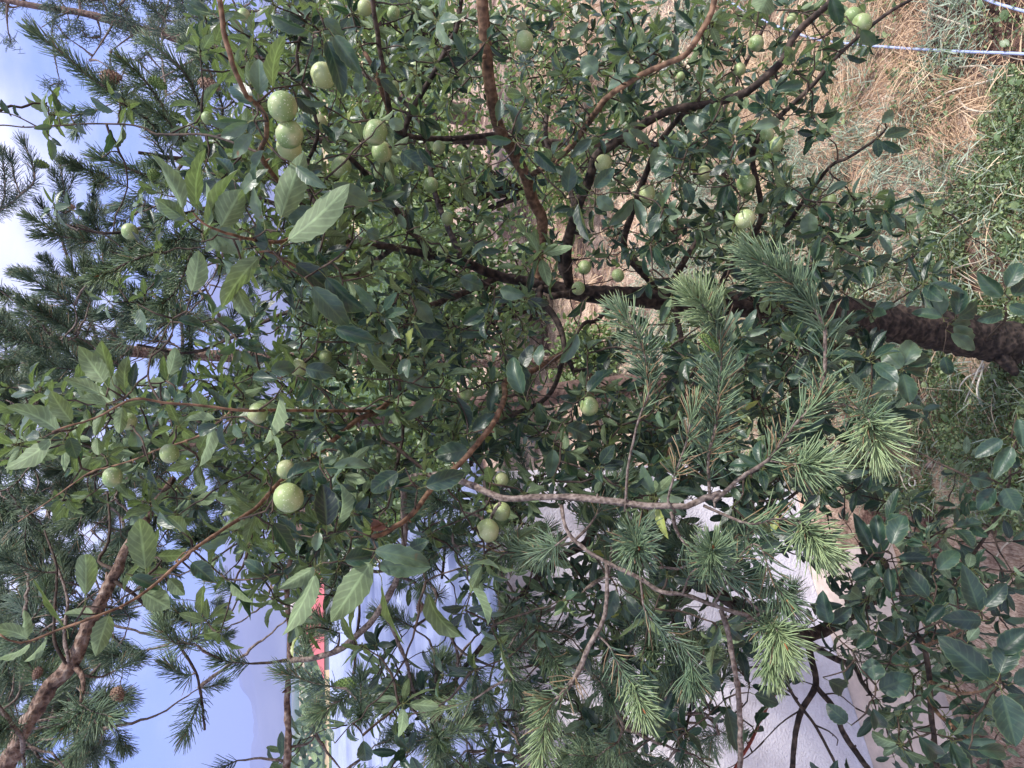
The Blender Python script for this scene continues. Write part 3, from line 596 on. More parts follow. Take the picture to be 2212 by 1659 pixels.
M['stone_pink'] = plain('stone_pink', (.36, .26, .24), .85, .3, 40, bump=.6); M['stone_beige'] = plain('stone_beige', (.46, .36, .29), .85, .3, 30, bump=.6); M['stone_dark'] = plain('stone_dark', (.16, .10, .085), .85, .3, 40, bump=.6)
rock('pinkish stone on the dark soil, the middle of three', 2057, 1008, 17, M['stone_pink']); rock('greyish flat stone nearest the pine tuft', 2008, 1000, 15, M['stone_pink'])
rock('dark brown stone, the lowest of three on the soil', 2088, 1003, 13, M['stone_dark']); rock('large beige stone below the bright pine tufts', 1800, 1263, 26, M['stone_beige'])
rock('small beige stone under the lower leaves', 2150, 1335, 11, M['stone_beige']); rock('small beige stone beside the concrete path', 1905, 1310, 12, M['stone_beige'])
rock('flat pink stone on the reddish soil by the hose', 2130, 160, 13, M['stone_pink']); rock('small pinkish stone beside the white root', 2150, 690, 12, M['stone_pink'])
a = np.linspace(0, 5.2, 22); p0 = G(1987, 1040); mb = MB(); pts = np.stack([p0[0] + .021 * np.cos(a), p0[1] + .021 * np.sin(a), p0[2] + .05 + a * .002], 1); tube(mb, pts, np.full(22, .0035), 6, 0)
tag(mb.build('ring', M['white_root'], None, True, origin=p0), 'small pale open ring lying on the dark soil', 'ring')

# ------------------------------------------------------------------ trees
class Tree:
    def __init__(s, name, label, cat, base):
        s.root = thing(name, label, cat, base); s.nodes = np.zeros((60000, 3)); s.n = 0; s.twig = MB(); s.leaf = MB(); s.far = MB()
    def reg(s, p): s.nodes[s.n:s.n + len(p)] = p; s.n += len(p)
    def limb(s, pts, w0, w1, mt, name='branch', sides=10, knob=.08, attach=False, hidden=False):
        """pts: (x, y, depth) in picture terms; w0, w1: thickness in picture pixels"""
        p = np.array([P(*q) for q in pts]); ww = np.linspace(w0, w1, len(pts)); r = np.array([w / 2 / FPX * q[2] for w, q in zip(ww, pts)])
        if attach and s.n:
            k = np.argmin(((s.nodes[:s.n] - p[0]) ** 2).sum(1)); 
            if np.linalg.norm(s.nodes[k] - p[0]) > .01: p = np.vstack([s.nodes[k], p]); r = np.concatenate([[r[0]], r])
        q, rr = spline(p, r, .012 if max(ww) < 14 else .02)
        q = q + np.cumsum(rng.normal(0, .0010, q.shape), 0) * np.linspace(0, 1, len(q))[:, None] * .6
        mb = MB(); tube(mb, q, rr, sides, knob)
        for k in rng.choice(len(q), max(1, len(q) // 6)):             # bud scars and short spurs
            d = nrm(rng.normal(0, 1, 3)); L_ = rng.uniform(.4, 1.6) * rr[k] + .002; tube(mb, np.array([q[k], q[k] + d * (rr[k] + L_ * .5), q[k] + d * (rr[k] + L_)]), np.array([.4, .3, .18]) * rr[k] + .0006, 5)
        s.reg(q); put(mb, name, mt, s.root); return q
    def link(s, targets, r0=.0024, r1=.0012, sag=.12, maxseg=3):
        T_ = np.asarray(targets); 
        if len(T_) == 0: return []
        d0 = np.array([((s.nodes[:s.n:2] - t) ** 2).sum(1).min() for t in T_]); ax = np.zeros_like(T_)
        for k in np.argsort(d0):
            t = T_[k]; dd = s.nodes[:s.n] - t; i = np.argmin((dd ** 2).sum(1)); a = s.nodes[i]; L_ = np.linalg.norm(t - a)
            if L_ < .006: ax[k] = rng.normal(0, 1, 3); continue
            m1 = a + (t - a) * .5 + nrm(rng.normal(0, 1, 3)) * L_ * .12 - np.array([0, 0, L_ * sag])
            q, rr = spline(np.array([a, m1, t]), [r0 * (1 + min(1, L_ * 2.5)), r0, r1], .018)
            if len(q) > 4: q[1:-1] += rng.normal(0, .0018, q[1:-1].shape)
            tube(s.twig, q, rr, 5, .2); s.reg(q[1:]); ax[k] = nrm(t - m1)
        return ax
HOLES = [(1085, 180, 40), (1085, 250, 35), (985, 235, 35), (1000, 300, 35), (1085, 430, 25), (1075, 510, 30), (1110, 560, 20), (1230, 560, 30), (1200, 650, 35), (1225, 700, 40), (1180, 740, 30), (1270, 670, 30), (1330, 612, 28), (1090, 630, 30), (1240, 500, 25), (1400, 590, 26), (1200, 420, 20),
    (1180, 1130, 28), (1240, 1140, 30), (1130, 1250, 30), (1060, 1290, 28), (1100, 1360, 30), (1210, 1350, 25), (1270, 1480, 30), (1330, 1450, 22), (1160, 1500, 25), (1790, 1250, 30), (1500, 1300, 22), (1700, 1400, 30), (1670, 1500, 40), (1700, 1560, 45), (1740, 1620, 45),
    (930, 1230, 35), (860, 1300, 38), (800, 1250, 35), (900, 1350, 38), (850, 1210, 28), (780, 1330, 30), (960, 1290, 35), (940, 1400, 24), (760, 1620, 40), (820, 1600, 35), (720, 1560, 30), (300, 1280, 50), (380, 1290, 45), (330, 1350, 30), (480, 1260, 45), (330, 1620, 70), (450, 1600, 60), (540, 1590, 50), (560, 1350, 45), (560, 1500, 50), (420, 1230, 40), (640, 1560, 30), (660, 1500, 30), (610, 1180, 20), (320, 470, 20), (430, 1430, 18), (30, 560, 60), (60, 520, 50), (230, 420, 60), (170, 300, 40), (130, 190, 30), (400, 800, 24), (440, 740, 24), (330, 800, 20), (480, 1050, 22), (440, 1130, 24)]
KEEP = [(x, y, r - (24 if x < 1000 and y > 1150 else 18), 99, .7 if x < 1000 and y > 1150 else .82) for x, y, r in HOLES]                                        # (x, y, reach, depth, how often a clump in front of it is left out)
def clear(x, y, d, ext):
    if not KEEP: return True
    k = np.array(KEEP); h = ((k[:, 0] - x) ** 2 + (k[:, 1] - y) ** 2 < (k[:, 2] + ext / d) ** 2) & (k[:, 3] > d)
    return not h.any() or rng.random() > k[h, 4].max()
def keep_line(pts, r, pr):
    for a, b in zip(pts[:-1], pts[1:]):
        n = max(1, int(math.hypot(a[0] - b[0], a[1] - b[1]) / 18))
        for t_ in range(n): f = t_ / n; KEEP.append((a[0] + (b[0] - a[0]) * f, a[1] + (b[1] - a[1]) * f, r, a[2] + (b[2] - a[2]) * f, pr))
def grid(rows, K):
    """rows of digits, one per 100 picture px -> random points"""
    pts = []
    for j, row in rows.items():
        i0, row = row if isinstance(row, tuple) else (0, row)
        for i, c in enumerate(row, i0):
            n = rng.poisson(int(c) / 9 * K)
            for _ in range(n): pts.append(((i + rng.random()) * 100, (j + rng.random()) * 100))
    return np.array(pts)

def make_apple(parent, x, y, rpx, d, label=None):
    c = P(x, y, d); r = rpx * 1.06 / FPX * d; nu, nv = 20, 15
    tilt = nrm(np.array([rng.normal(0, .3), rng.normal(0, .35), 1.0])); a = nrm(np.cross(tilt, [.3, 1, .1])); b = np.cross(tilt, a)
    v = np.linspace(0, math.pi, nv); u = np.linspace(0, 2 * math.pi, nu, endpoint=False); U_, V_ = np.meshgrid(u, v)
    lo_ = rng.uniform(-1, 1, 4); rr = np.sin(V_) * (1 + .05 * np.cos(5 * U_) * np.sin(V_ / 2) ** 6 + .06 * lo_[0] * np.cos(U_ + lo_[1] * 3) + .04 * lo_[2] * np.cos(2 * U_ + 1) + .05 * lo_[3] * np.cos(V_)); z = np.cos(V_) * .94 - .17 * np.exp(-(V_ / .33) ** 2) + .10 * np.exp(-((math.pi - V_) / .28) ** 2)
    w = (rr * np.cos(U_))[..., None] * a + (rr * np.sin(U_))[..., None] * b + z[..., None] * tilt
    i = np.arange(nv - 1)[:, None] * nu; j = np.arange(nu)[None]; k = (j + 1) % nu; mb = MB(); at = np.zeros((nv, nu, 3)); at[..., 0] = V_ / math.pi; at[..., 2] = rng.random()
    mb.add(c + w * r, np.stack([i + j, i + nu + j, i + nu + k, i + k], -1).reshape(-1, 4), None, at.reshape(-1, 3))
    o = mb.build('apple', M['apple'], None, True)
    if parent is not None: o.parent = parent; o.matrix_parent_inverse = Matrix.Translation(-Vector(parent.location))
    if label: o['label'] = label
    mb = MB(); top = c + tilt * r * .74; q, r2 = spline(np.array([top, top + tilt * r * .5 + a * r * .1, top + tilt * r * 1.05 + a * r * .3]), [.0012, .0009, .0013], .004); tube(mb, q, r2, 5)
    so_ = mb.build('stem', M['dark_twig'], None); so_.parent = o; so_.matrix_parent_inverse = o.matrix_parent_inverse if parent is not None else Matrix()
    mb = MB(); bt = c - tilt * r * .80
    for q in range(5):
        e = q / 5 * 6.283; dr = math.cos(e) * a + math.sin(e) * b; mb.add([bt + dr * r * .04 + tilt * .001, bt + dr * r * .12 + np.cross(dr, tilt) * r * .05 - tilt * r * .05, bt + dr * r * .18 - tilt * r * .13, bt + dr * r * .12 - np.cross(dr, tilt) * r * .05 - tilt * r * .05], [(0, 1, 2, 3)])
    cs = mb.build('calyx', M['dark_twig'], None); cs.parent = o; cs.matrix_parent_inverse = so_.matrix_parent_inverse
    return c + tilt * r * 1.8
m, t, N_, Lk = mat('apple')
at = N_('ShaderNodeAttribute', attribute_name='luv'); sp = N_('ShaderNodeSeparateXYZ'); Lk(at.outputs['Vector'], sp.inputs[0])
tcn = N_('ShaderNodeTexCoord'); vo = N_('ShaderNodeTexVoronoi', ins={'Scale': 210}); Lk(tcn.outputs['Object'], vo.inputs['Vector'])
no = N_('ShaderNodeTexNoise', ins={'Scale': 38, 'Detail': 3}); Lk(tcn.outputs['Object'], no.inputs['Vector'])
rp = N_('ShaderNodeValToRGB'); ramp(rp, [(0, (.15, .23, .08)), (.5, (.23, .31, .12)), (1, (.34, .39, .17))]); Lk(sp.outputs[2], rp.inputs[0])
bl = N_('ShaderNodeMapRange', ins={'From Min': .45, 'From Max': .7, 'To Max': .75}); Lk(no.outputs[0], bl.inputs[0]); c = mixc(N_, Lk, bl.outputs[0], rp.outputs[0], (.42, .42, .24))
s1 = N_('ShaderNodeMapRange', ins={'From Min': .16, 'From Max': .24, 'To Min': .6, 'To Max': 0}); Lk(vo.outputs['Distance'], s1.inputs[0]); c = mixc(N_, Lk, s1.outputs[0], c, (.62, .68, .48))
s2 = N_('ShaderNodeMapRange', ins={'From Min': .0, 'From Max': .12, 'To Min': .75, 'To Max': 0}); Lk(sp.outputs[0], s2.inputs[0]); c = mixc(N_, Lk, s2.outputs[0], c, (.18, .20, .06))
b = N_('ShaderNodeBsdfPrincipled', ins={'Roughness': .48}); Lk(c, b.inputs['Base Color']); o_ = N_('ShaderNodeOutputMaterial'); Lk(b.outputs[0], o_.inputs[0]); M['apple'] = m

def make_cone(parent, x, y, d, ln, wd, ang, mt, label=None, name='pine_cone'):
    """ang: direction of the tip in the picture, degrees; built from spiral scales on an egg core"""
    c = P(x, y, d); a2 = R(ang); ax = nrm(P(x + 10 * math.cos(a2), y + 10 * math.sin(a2), d) - c + rng.normal(0, .002, 3)); a = nrm(np.cross(ax, [.3, .2, .9])); b = np.cross(ax, a)
    Lc, Rc = ln / FPX * d, wd / 2 / FPX * d; mb = MB(); n = 90
    nu, nv = 10, 8; v = np.linspace(0, math.pi, nv); u = np.arange(nu) / nu * 6.283; U_, V_ = np.meshgrid(u, v)
    prof = lambda s: np.sin(math.pi * np.clip(s, 0, 1) ** .75) ** .75
    S_ = (1 - np.cos(V_)) / 2; w = (Rc * .82 * prof(S_))[..., None] * (np.cos(U_)[..., None] * a + np.sin(U_)[..., None] * b) + ((S_ - .5) * Lc)[..., None] * ax
    i = np.arange(nv - 1)[:, None] * nu; j = np.arange(nu)[None]; k = (j + 1) % nu; mb.add((c + w).reshape(-1, 3), np.stack([i + j, i + nu + j, i + nu + k, i + k], -1).reshape(-1, 4))
    for q in range(n):
        s_ = (q + .5) / n; ph = q * 2.39996; dr = math.cos(ph) * a + math.sin(ph) * b; tg = np.cross(ax, dr); rad = Rc * prof(s_) * .86; z = (s_ - .5) * Lc; h = Lc * .055; g = Rc * .20 * (0.55 + prof(s_) * .6)
        o = c + dr * rad + ax * z
        mb.add([o - ax * h, o + tg * g, o + ax * h * .9, o - tg * g, o + dr * Rc * .24 + ax * h * .35], None, [(0, 1, 4), (1, 2, 4), (2, 3, 4), (3, 0, 4)])
    o = put(mb, name, M[mt], parent, False)
    if label: o['label'] = label

# ---- the apple tree
tb = G(2260, 748)
A = Tree('apple_tree', 'old apple tree with a dark leaning trunk and many green apples', 'apple tree', tb)
dT = 2.72
A.limb([(2290, 752, 2.85), (2212, 745, 2.84), (2100, 728, 2.80), (1990, 708, 2.74), (1880, 695, 2.66), (1800, 680, 2.6)], 96, 76, M['apple_bark'], 'trunk', 22, .10)
q = A.limb([(1800, 680, 2.6), (1700, 664, 2.55), (1560, 655, 2.5), (1430, 645, 2.44), (1330, 636, 2.4), (1240, 628, 2.36), (1170, 612, 2.34)], 62, 30, M['apple_bark'], 'trunk', 20, .09)
LA = [  # (points, w0, w1, bark)
    ([(1175, 613, 2.34), (1080, 597, 2.3), (1000, 566, 2.2), (900, 545, 2.1), (850, 536, 2.05), (753, 527, 1.95), (700, 477, 1.85), (640, 440, 1.75)], 24, 8, 'apple_bark'),
    ([(930, 548, 2.12), (895, 505, 2.1), (857, 457, 2.05), (807, 400, 2.0), (783, 367, 1.95), (745, 330, 1.9)], 18, 10, 'apple_bark'),
    ([(1165, 610, 2.34), (1160, 560, 2.32), (1172, 480, 2.3), (1150, 432, 2.25), (1137, 385, 2.2), (1107, 327, 2.15), (1080, 280, 1.95), (1063, 207, 1.8), (1050, 100, 1.7), (1043, 0, 1.65), (1040, -90, 1.6)], 24, 27, 'smooth_bark'),
    ([(1080, 290, 2.2), (960, 300, 2.1), (870, 290, 2.0), (843, 247, 1.9), (830, 167, 1.8), (815, 80, 1.75), (800, -20, 1.7)], 12, 10, 'apple_bark'),
    ([(843, 250, 1.9), (825, 200, 1.86), (808, 150, 1.84), (787, 110, 1.84)], 11, 9, 'smooth_bark'),
    ([(870, 290, 2.0), (893, 233, 1.95), (933, 167, 1.9), (973, 90, 1.9), (987, 63, 1.9), (1000, 0, 1.9)], 13, 9, 'apple_bark'),
    ([(1137, 385, 2.2), (1220, 330, 2.0), (1287, 240, 1.7), (1313, 207, 1.65), (1373, 167, 1.6), (1430, 140, 1.58), (1480, 117, 1.55), (1510, 77, 1.55), (1540, 20, 1.55), (1550, -40, 1.55)], 13, 13, 'smooth_bark'),
    ([(1230, 628, 2.36), (1225, 540, 2.25), (1245, 450, 2.15), (1270, 393, 2.05), (1287, 337, 2.0), (1313, 317, 1.97), (1363, 283, 1.94), (1413, 253, 1.92), (1463, 233, 1.9), (1547, 220, 1.88), (1613, 197, 1.85), (1670, 150, 1.83), (1687, 133, 1.82), (1720, 67, 1.8), (1790, 5, 1.8), (1810, -30, 1.8)], 22, 14, 'apple_bark'),
    ([(1480, 240, 1.9), (1440, 287, 1.98), (1413, 333, 2.05), (1370, 450, 2.2), (1350, 540, 2.35), (1400, 600, 2.45), (1430, 645, 2.46)], 12, 16, 'apple_bark'),
    ([(1590, 656, 2.5), (1560, 610, 2.4), (1640, 480, 2.15), (1625, 330, 1.95), (1680, 257, 1.85), (1760, 180, 1.8), (1800, 130, 1.78), (1897, 45, 1.75), (1975, -5, 1.75)], 14, 7, 'apple_bark'),
    ([(1620, 655, 2.5), (1680, 520, 2.2), (1780, 373, 1.95), (1833, 337, 1.9), (1887, 300, 1.85), (1912, 277, 1.83)], 10, 5, 'apple_bark'),
    ([(640, 440, 1.75), (600, 390, 1.5), (563, 330, 1.3), (577, 293, 1.25), (575, 250, 1.22), (553, 222, 1.22), (533, 207, 1.2), (510, 160, 1.18), (493, 113, 1.17), (480, 60, 1.16), (467, -20, 1.15)], 10, 11, 'smooth_bark'),
    ([(560, 330, 1.3), (480, 300, 1.35), (430, 290, 1.4), (340, 290, 1.45), (317, 277, 1.45), (267, 267, 1.45), (187, 267, 1.45), (77, 275, 1.45), (0, 270, 1.45), (-50, 268, 1.45)], 6, 2.5, 'dark_twig'),
    ([(83, 275, 1.45), (50, 258, 1.45), (20, 246, 1.45), (-20, 240, 1.45)], 3, 2, 'dark_twig'),
    ([(700, 477, 1.85), (620, 520, 1.5), (550, 525, 1.2), (490, 510, 1.1), (445, 490, 1.08), (425, 470, 1.07)], 9, 4, 'smooth_bark'),
    ([(755, 527, 1.95), (690, 590, 1.6), (620, 560, 1.3), (590, 540, 1.2), (565, 540, 1.15)], 8, 4, 'smooth_bark'),
    ([(1170, 612, 2.34), (1165, 650, 2.3), (1190, 672, 2.25), (1212, 710, 2.2), (1222, 760, 2.15), (1240, 800, 2.1)], 17, 10, 'apple_bark'),
    ([(1190, 640, 2.3), (1240, 632, 2.34)], 16, 16, 'apple_bark'),
    ([(1080, 597, 2.3), (985, 640, 2.2), (905, 670, 2.05), (877, 686, 2.0), (880, 753, 1.95), (873, 790, 1.92), (862, 850, 1.85), (870, 940, 1.85), (853, 1020, 1.8), (837, 1096, 1.8)], 15, 5, 'apple_bark'),
    ([(862, 850, 1.85), (813, 890, 1.7), (773, 906, 1.65), (727, 946, 1.6), (693, 976, 1.55), (640, 1020, 1.45), (610, 1040, 1.4), (570, 1085, 1.3), (547, 1106, 1.25), (500, 1136, 1.2), (453, 1166, 1.17), (427, 1186, 1.15), (350, 1256, 1.1), (293, 1296, 1.06), (217, 1328, 1.02), (140, 1354, 1.0), (67, 1383, .98), (20, 1362, .97)], 12, 4, 'smooth_bark'),
    ([(427, 1186, 1.15), (395, 1195, 1.15), (380, 1212, 1.15)], 4, 3, 'smooth_bark'),
    ([(1222, 760, 2.15), (1150, 800, 1.9), (1095, 820, 1.7), (1090, 853, 1.6), (1070, 903, 1.5), (1023, 963, 1.42), (983, 1006, 1.38), (930, 1050, 1.35), (887, 1106, 1.3), (833, 1139, 1.25), (800, 1150, 1.22)], 13, 11, 'smooth_bark'),
    ([(813, 888, 1.7), (700, 888, 1.5), (600, 886, 1.35), (533, 890, 1.22), (450, 882, 1.18), (350, 873, 1.15), (293, 866, 1.13), (240, 890, 1.12), (200, 910, 1.12), (133, 934, 1.1), (112, 942, 1.1)], 7, 4, 'smooth_bark'),
    ([(500, 888, 1.2), (430, 940, 1.3), (330, 975, 1.3), (300, 990, 1.3), (225, 1010, 1.3), (190, 1020, 1.3), (95, 1090, 1.3), (40, 1125, 1.3)], 5, 2.5, 'smooth_bark'),
    ([(350, 875, 1.15), (320, 820, 1.2), (325, 770, 1.25), (345, 740, 1.3), (367, 696, 1.35)], 5, 3, 'dark_twig'),
    ([(1273, 800, 2.2), (1290, 905, 2.0), (1330, 975, 2.0)], 7, 6, 'smooth_bark'), ([(1455, 935, 1.9), (1440, 1000, 1.9), (1420, 1040, 1.9), (1400, 1080, 1.9), (1393, 1110, 1.9)], 9, 11, 'smooth_bark'),
    ([(1330, 975, 2.0), (1390, 930, 2.0), (1455, 935, 1.9), (1480, 830, 2.0), (1470, 700, 2.35), (1450, 650, 2.44)], 8, 12, 'dark_twig'),
    ([(1240, 800, 2.1), (1273, 800, 2.2)], 10, 8, 'apple_bark'),
    ([(1222, 760, 2.15), (1260, 700, 2.2), (1290, 690, 2.25), (1330, 640, 2.4)], 8, 10, 'apple_bark'),
    ([(1060, 598, 2.3), (1040, 660, 2.3), (1065, 700, 2.3), (1090, 655, 2.32), (1130, 620, 2.33)], 7, 8, 'dark_twig'),
    ([(1545, 655, 2.5), (1480, 610, 2.45), (1400, 605, 2.4), (1370, 560, 2.35)], 20, 9, 'apple_bark'),
    ([(1240, 628, 2.36), (1210, 560, 2.5), (1240, 440, 2.6), (1180, 300, 2.7), (1200, 150, 2.8), (1190, 20, 2.9)], 16, 7, 'apple_bark'),
    ([(1430, 645, 2.44), (1480, 560, 2.6), (1560, 420, 2.7), (1560, 250, 2.8), (1650, 60, 2.9)], 16, 7, 'apple_bark'),
    ([(1000, 566, 2.2), (940, 420, 2.5), (900, 250, 2.6), (760, 140, 2.7), (640, 40, 2.8)], 14, 6, 'apple_bark'),
    ([(850, 536, 2.05), (700, 640, 2.4), (560, 700, 2.5), (420, 760, 2.5), (300, 740, 2.4)], 12, 5, 'apple_bark'),
    ([(900, 545, 2.1), (720, 500, 2.4), (560, 430, 2.5), (400, 460, 2.5), (250, 500, 2.4), (130, 480, 2.3)], 12, 5, 'apple_bark'),
    ([(1222, 760, 2.15), (1180, 860, 2.3), (1060, 930, 2.4), (980, 1100, 2.4), (960, 1250, 2.4)], 11, 6, 'dark_twig'),
    ([(700, 477, 1.85), (660, 380, 1.9), (690, 280, 1.8), (650, 150, 1.8), (660, 70, 1.75), (700, -20, 1.7)], 10, 6, 'apple_bark'),
    ([(1975, 780, 2.75), (1955, 790, 2.2), (1950, 797, 1.7)], 7, 5, 'dark_twig'), ([(2100, 728, 2.75), (2090, 712, 2.2), (2062, 700, 1.75), (2058, 690, 1.72)], 7, 4, 'dark_twig'), ([(2130, 735, 2.75), (2170, 690, 2.1), (2172, 650, 1.7)], 7, 4, 'dark_twig'),
]
for pts, w0, w1, mt in LA: A.limb(pts, w0, w1, M[mt])

AP = [(610, 230, 31, 1.18, 'largest of the green apples, with pale speckles, above its twin'), (625, 291, 29, 1.2, 'green apple pressed under the largest one'), (624, 318, 27, 1.28), (697, 163, 26, 1.35), (690, 265, 17, 1.9), (810, 287, 26, 1.45, 'pale speckled apple at the fork of the thin dark limbs'), (825, 328, 22, 1.55), (737, 361, 22, 1.6),
      (930, 400, 16, 1.9), (948, 319, 14, 2), (966, 473, 14, 2.1), (955, 545, 13, 2.1), (1133, 88, 20, 1.7, 'smooth pale green apple beside the thick orange limb'), (850, 187, 13, 2.1), (788, 17, 16, 1.8), (850, 28, 14, 2), (527, 33, 14, 1.9), (1303, 352, 18, 1.85), (1397, 418, 18, 1.85), (1521, 375, 15, 1.85),
      (1612, 395, 20, 1.65), (1609, 473, 20, 1.6, 'pale apple just above the blue green pine tuft'), (1657, 291, 15, 1.8), (1675, 312, 16, 1.85), (1792, 434, 15, 1.85), (1862, 50, 20, 1.65), (1842, 35, 18, 1.75), (1633, 93, 16, 1.8), (1598, 150, 13, 1.9), (1262, 578, 15, 2.1), (1249, 623, 14, 2.1), (1335, 595, 14, 2.1, 'apple with a brown scab among the leaves by the trunk'),
      (1273, 878, 20, 1.6), (280, 500, 17, 1.5), (277, 911, 18, 1.25), (243, 1031, 21, 1.25), (366, 980, 20, 1.28), (557, 892, 22, 1.3), (617, 1014, 20, 1.35), (623, 1075, 31, 1.2, 'large glossy green apple by the black leaf'), (645, 795, 18, 1.6), (703, 770, 14, 1.8), (1053, 1147, 24, 1.45), (1083, 1105, 20, 1.5), (1083, 1036, 15, 1.6), (1008, 850, 14, 1.8), (448, 255, 13, 1.5), (590, 140, 11, 1.9), (1470, 165, 9, 2.0), (1710, 40, 10, 1.9)]
stems = []
for a_ in AP: KEEP.append((a_[0], a_[1], a_[2] * .8, a_[3], .93))
for pts, w0, w1, mt in LA:
    if w0 >= 10 and mt != 'dark_twig': keep_line(pts, 2, .5)
for ln_, r_ in (([(400, 530, 1.95), (300, 560, 1.8), (215, 595, 1.7)], 40), ([(400, 605, 1.9), (353, 662, 1.8)], 30), ([(330, 270, 2.3), (200, 177, 1.95)], 20), ([(345, 215, 2.2), (277, 137, 2.05)], 20), ([(420, 190, 2.2), (323, 97, 2.1)], 20), ([(360, 395, 2.3), (233, 347, 2.0)], 24), ([(440, 184, 2.1), (466, 184, 2.1)], 14), ([(375, 520, 1.85), (400, 515, 1.9)], 20)): keep_line(ln_, r_, .85)
for a_ in AP: stems.append(make_apple(A.root, *a_[:4], label=a_[4] if len(a_) > 4 else None))
A.link(np.array(stems), .0018, .0014, .05)

# leaves read one by one off the photograph: base x y, tip x y, width, tree, pale underside shown
HL = """105 255 78 192 12;125 242 118 188 16;112 275 75 278 18;105 300 117 345 18;112 298 128 315 10;160 262 185 290 8;155 245 160 225 8;180 245 205 240 14;20 245 0 218 14;42 250 25 232 6;135 265 150 258 10;245 240 193 213 22;255 215 240 185 22;225 330 250 283 18;245 318 275 275 14
395 450 352 335 40 u;425 445 412 322 38 u;400 475 340 432 35 u;478 490 522 408 60 u;440 500 455 400 26 u;455 498 518 545 60;400 472 330 428 30;450 490 495 360 24 u;545 225 487 165 40;560 235 530 195 20;535 262 448 268 32;535 266 475 300 30;565 265 525 287 25;570 325 530 390 25;545 290 500 340 30;500 380 470 320 26;520 420 560 360 30
660 65 580 38 34;705 88 752 193 36;722 78 775 150 45;700 40 740 75 26;560 205 560 122 38;590 190 578 70 20 u;640 205 682 248 30;650 212 705 225 20;650 248 682 275 20;608 470 650 336 56 u;640 360 692 405 30;658 372 700 360 25;720 398 800 444 42;622 520 765 415 40 u;690 458 618 478 45;840 262 872 275 28;868 328 912 367 40;905 320 940 362 25;868 432 885 395 22;875 495 862 463 22;882 490 887 445 24;910 480 925 435 20;792 500 822 512 30;1020 553 1058 515 22;1075 262 1082 213 22;1105 305 1050 297 22;600 560 545 480 26;570 480 545 405 26
1360 115 1335 55 34;1365 125 1303 110 34 u;1380 120 1392 55 14 u;1405 145 1420 55 20;1380 140 1315 192 30;1250 120 1213 105 28;1290 155 1255 125 40;1520 290 1475 242 32;1517 275 1530 222 20;1540 285 1602 255 36;1520 310 1578 333 36;1505 325 1450 345 22;1460 345 1435 290 20;1580 370 1593 302 20;1600 370 1640 327 18;1455 375 1402 362 26;1283 405 1325 365 30;1570 400 1550 450 28;1580 410 1585 460 22;1480 395 1497 438 24;1425 430 1410 515 30;1365 430 1330 490 26;1370 430 1390 490 20;1250 440 1275 520 28;1290 425 1325 455 30;1225 415 1235 350 32;1155 325 1200 372 24;1115 290 1110 210 24;1440 130 1470 60 22;1500 60 1450 20 30;1230 80 1270 50 24
1735 180 1683 195 30;1775 105 1850 75 28;1860 65 1890 95 30;1830 118 1873 133 16;1910 295 1968 277 25;1905 265 1935 235 24;1905 305 1945 335 20;1895 300 1898 340 20;1685 262 1635 270 25;1660 -12 1640 30 50 u;1795 -5 1815 55 40;1750 460 1745 515 36;1770 445 1800 480 36;1830 395 1785 415 20
415 630 440 543 40 u;560 555 465 652 45 u;510 610 530 695 34 u;300 668 313 718 20;240 815 213 740 36 u;225 825 185 765 40 u;270 840 262 775 24 u;285 835 290 785 20;215 850 150 815 32 u;155 910 105 850 34 u;125 930 48 865 30 u;110 950 40 1020 34 u;85 945 55 940 25;150 945 165 990 30;230 870 170 860 24 u;225 885 205 940 28 u;210 945 212 985 24 u;265 880 255 935 28 u;350 870 330 840 26;365 810 390 750 24 u;385 835 400 790 20;440 890 420 845 28 u;490 895 450 840 20;465 905 400 910 28 u;470 920 415 935 30;460 925 430 1005 30 u;480 915 480 980 18;290 930 300 970 34;325 1010 340 1065 18;385 690 440 700 24;600 820 537 805 28
185 1285 190 1170 42 u;315 1230 300 1108 50 u;285 1245 345 1270 34;310 1280 365 1312 45 u;235 1330 205 1410 36 u;365 1250 397 1285 30 u;415 1215 460 1255 40;440 1265 430 1325 20 u;65 1390 0 1440 14 u;60 1380 0 1340 16 u;55 1380 50 1320 12 u;140 1354 80 1250 9 u;100 1375 72 1430 8 u;200 1325 145 1325 26 u;380 1140 325 1100 25;400 1150 365 1105 25 u;430 1180 495 1170 20;490 1255 560 1322 24;500 1260 545 1300 16 u;570 1240 530 1205 24
705 600 778 683 52;675 620 752 708 48;640 570 717 627 50;725 710 805 740 42;850 720 802 770 30;890 705 958 715 42;855 810 785 750 18 u;860 800 930 842 36;935 850 872 912 26;850 870 877 940 18 u;1010 970 935 985 42;985 860 1025 922 30;1000 700 1050 665 42;995 600 1045 622 34;1080 625 1130 640 32;895 650 935 697 34;860 1020 790 1065 40;720 1010 800 1000 34;620 1035 680 990 26;585 800 642 790 34;660 795 722 810 38;668 815 652 875 24;605 855 580 960 26 u;590 940 612 995 16 u;705 1135 702 1048 56 d;730 1130 762 1040 30 u;720 1050 740 995 16;1020 930 1067 893 30;1060 890 1068 825 28;1130 850 1095 768 38;920 1050 1003 1020 45;690 1150 680 1190 24;640 1150 600 1120 24
745 1210 808 1198 50;800 1215 726 1335 56 u;810 1190 930 1207 40;815 1222 928 1225 45;680 1240 633 1370 38 u;680 1225 606 1272 36 u;885 1185 922 1170 28;925 1280 947 1387 28 u;825 1260 848 1395 16 u;1020 1220 1078 1208 10 u;590 1130 637 1202 36;1020 1270 1062 1342 18 u;785 1600 792 1655 34;720 1600 705 1575 20
1270 847 1320 776 34;1093 765 1143 862 42;1160 870 1180 932 32;1195 970 1190 1035 28;1220 975 1257 1062 28;1225 920 1277 945 40;1125 800 1145 742 24;1165 790 1160 737 20;1245 720 1220 787 28;1265 650 1240 692 16;1080 640 1132 630 34"""
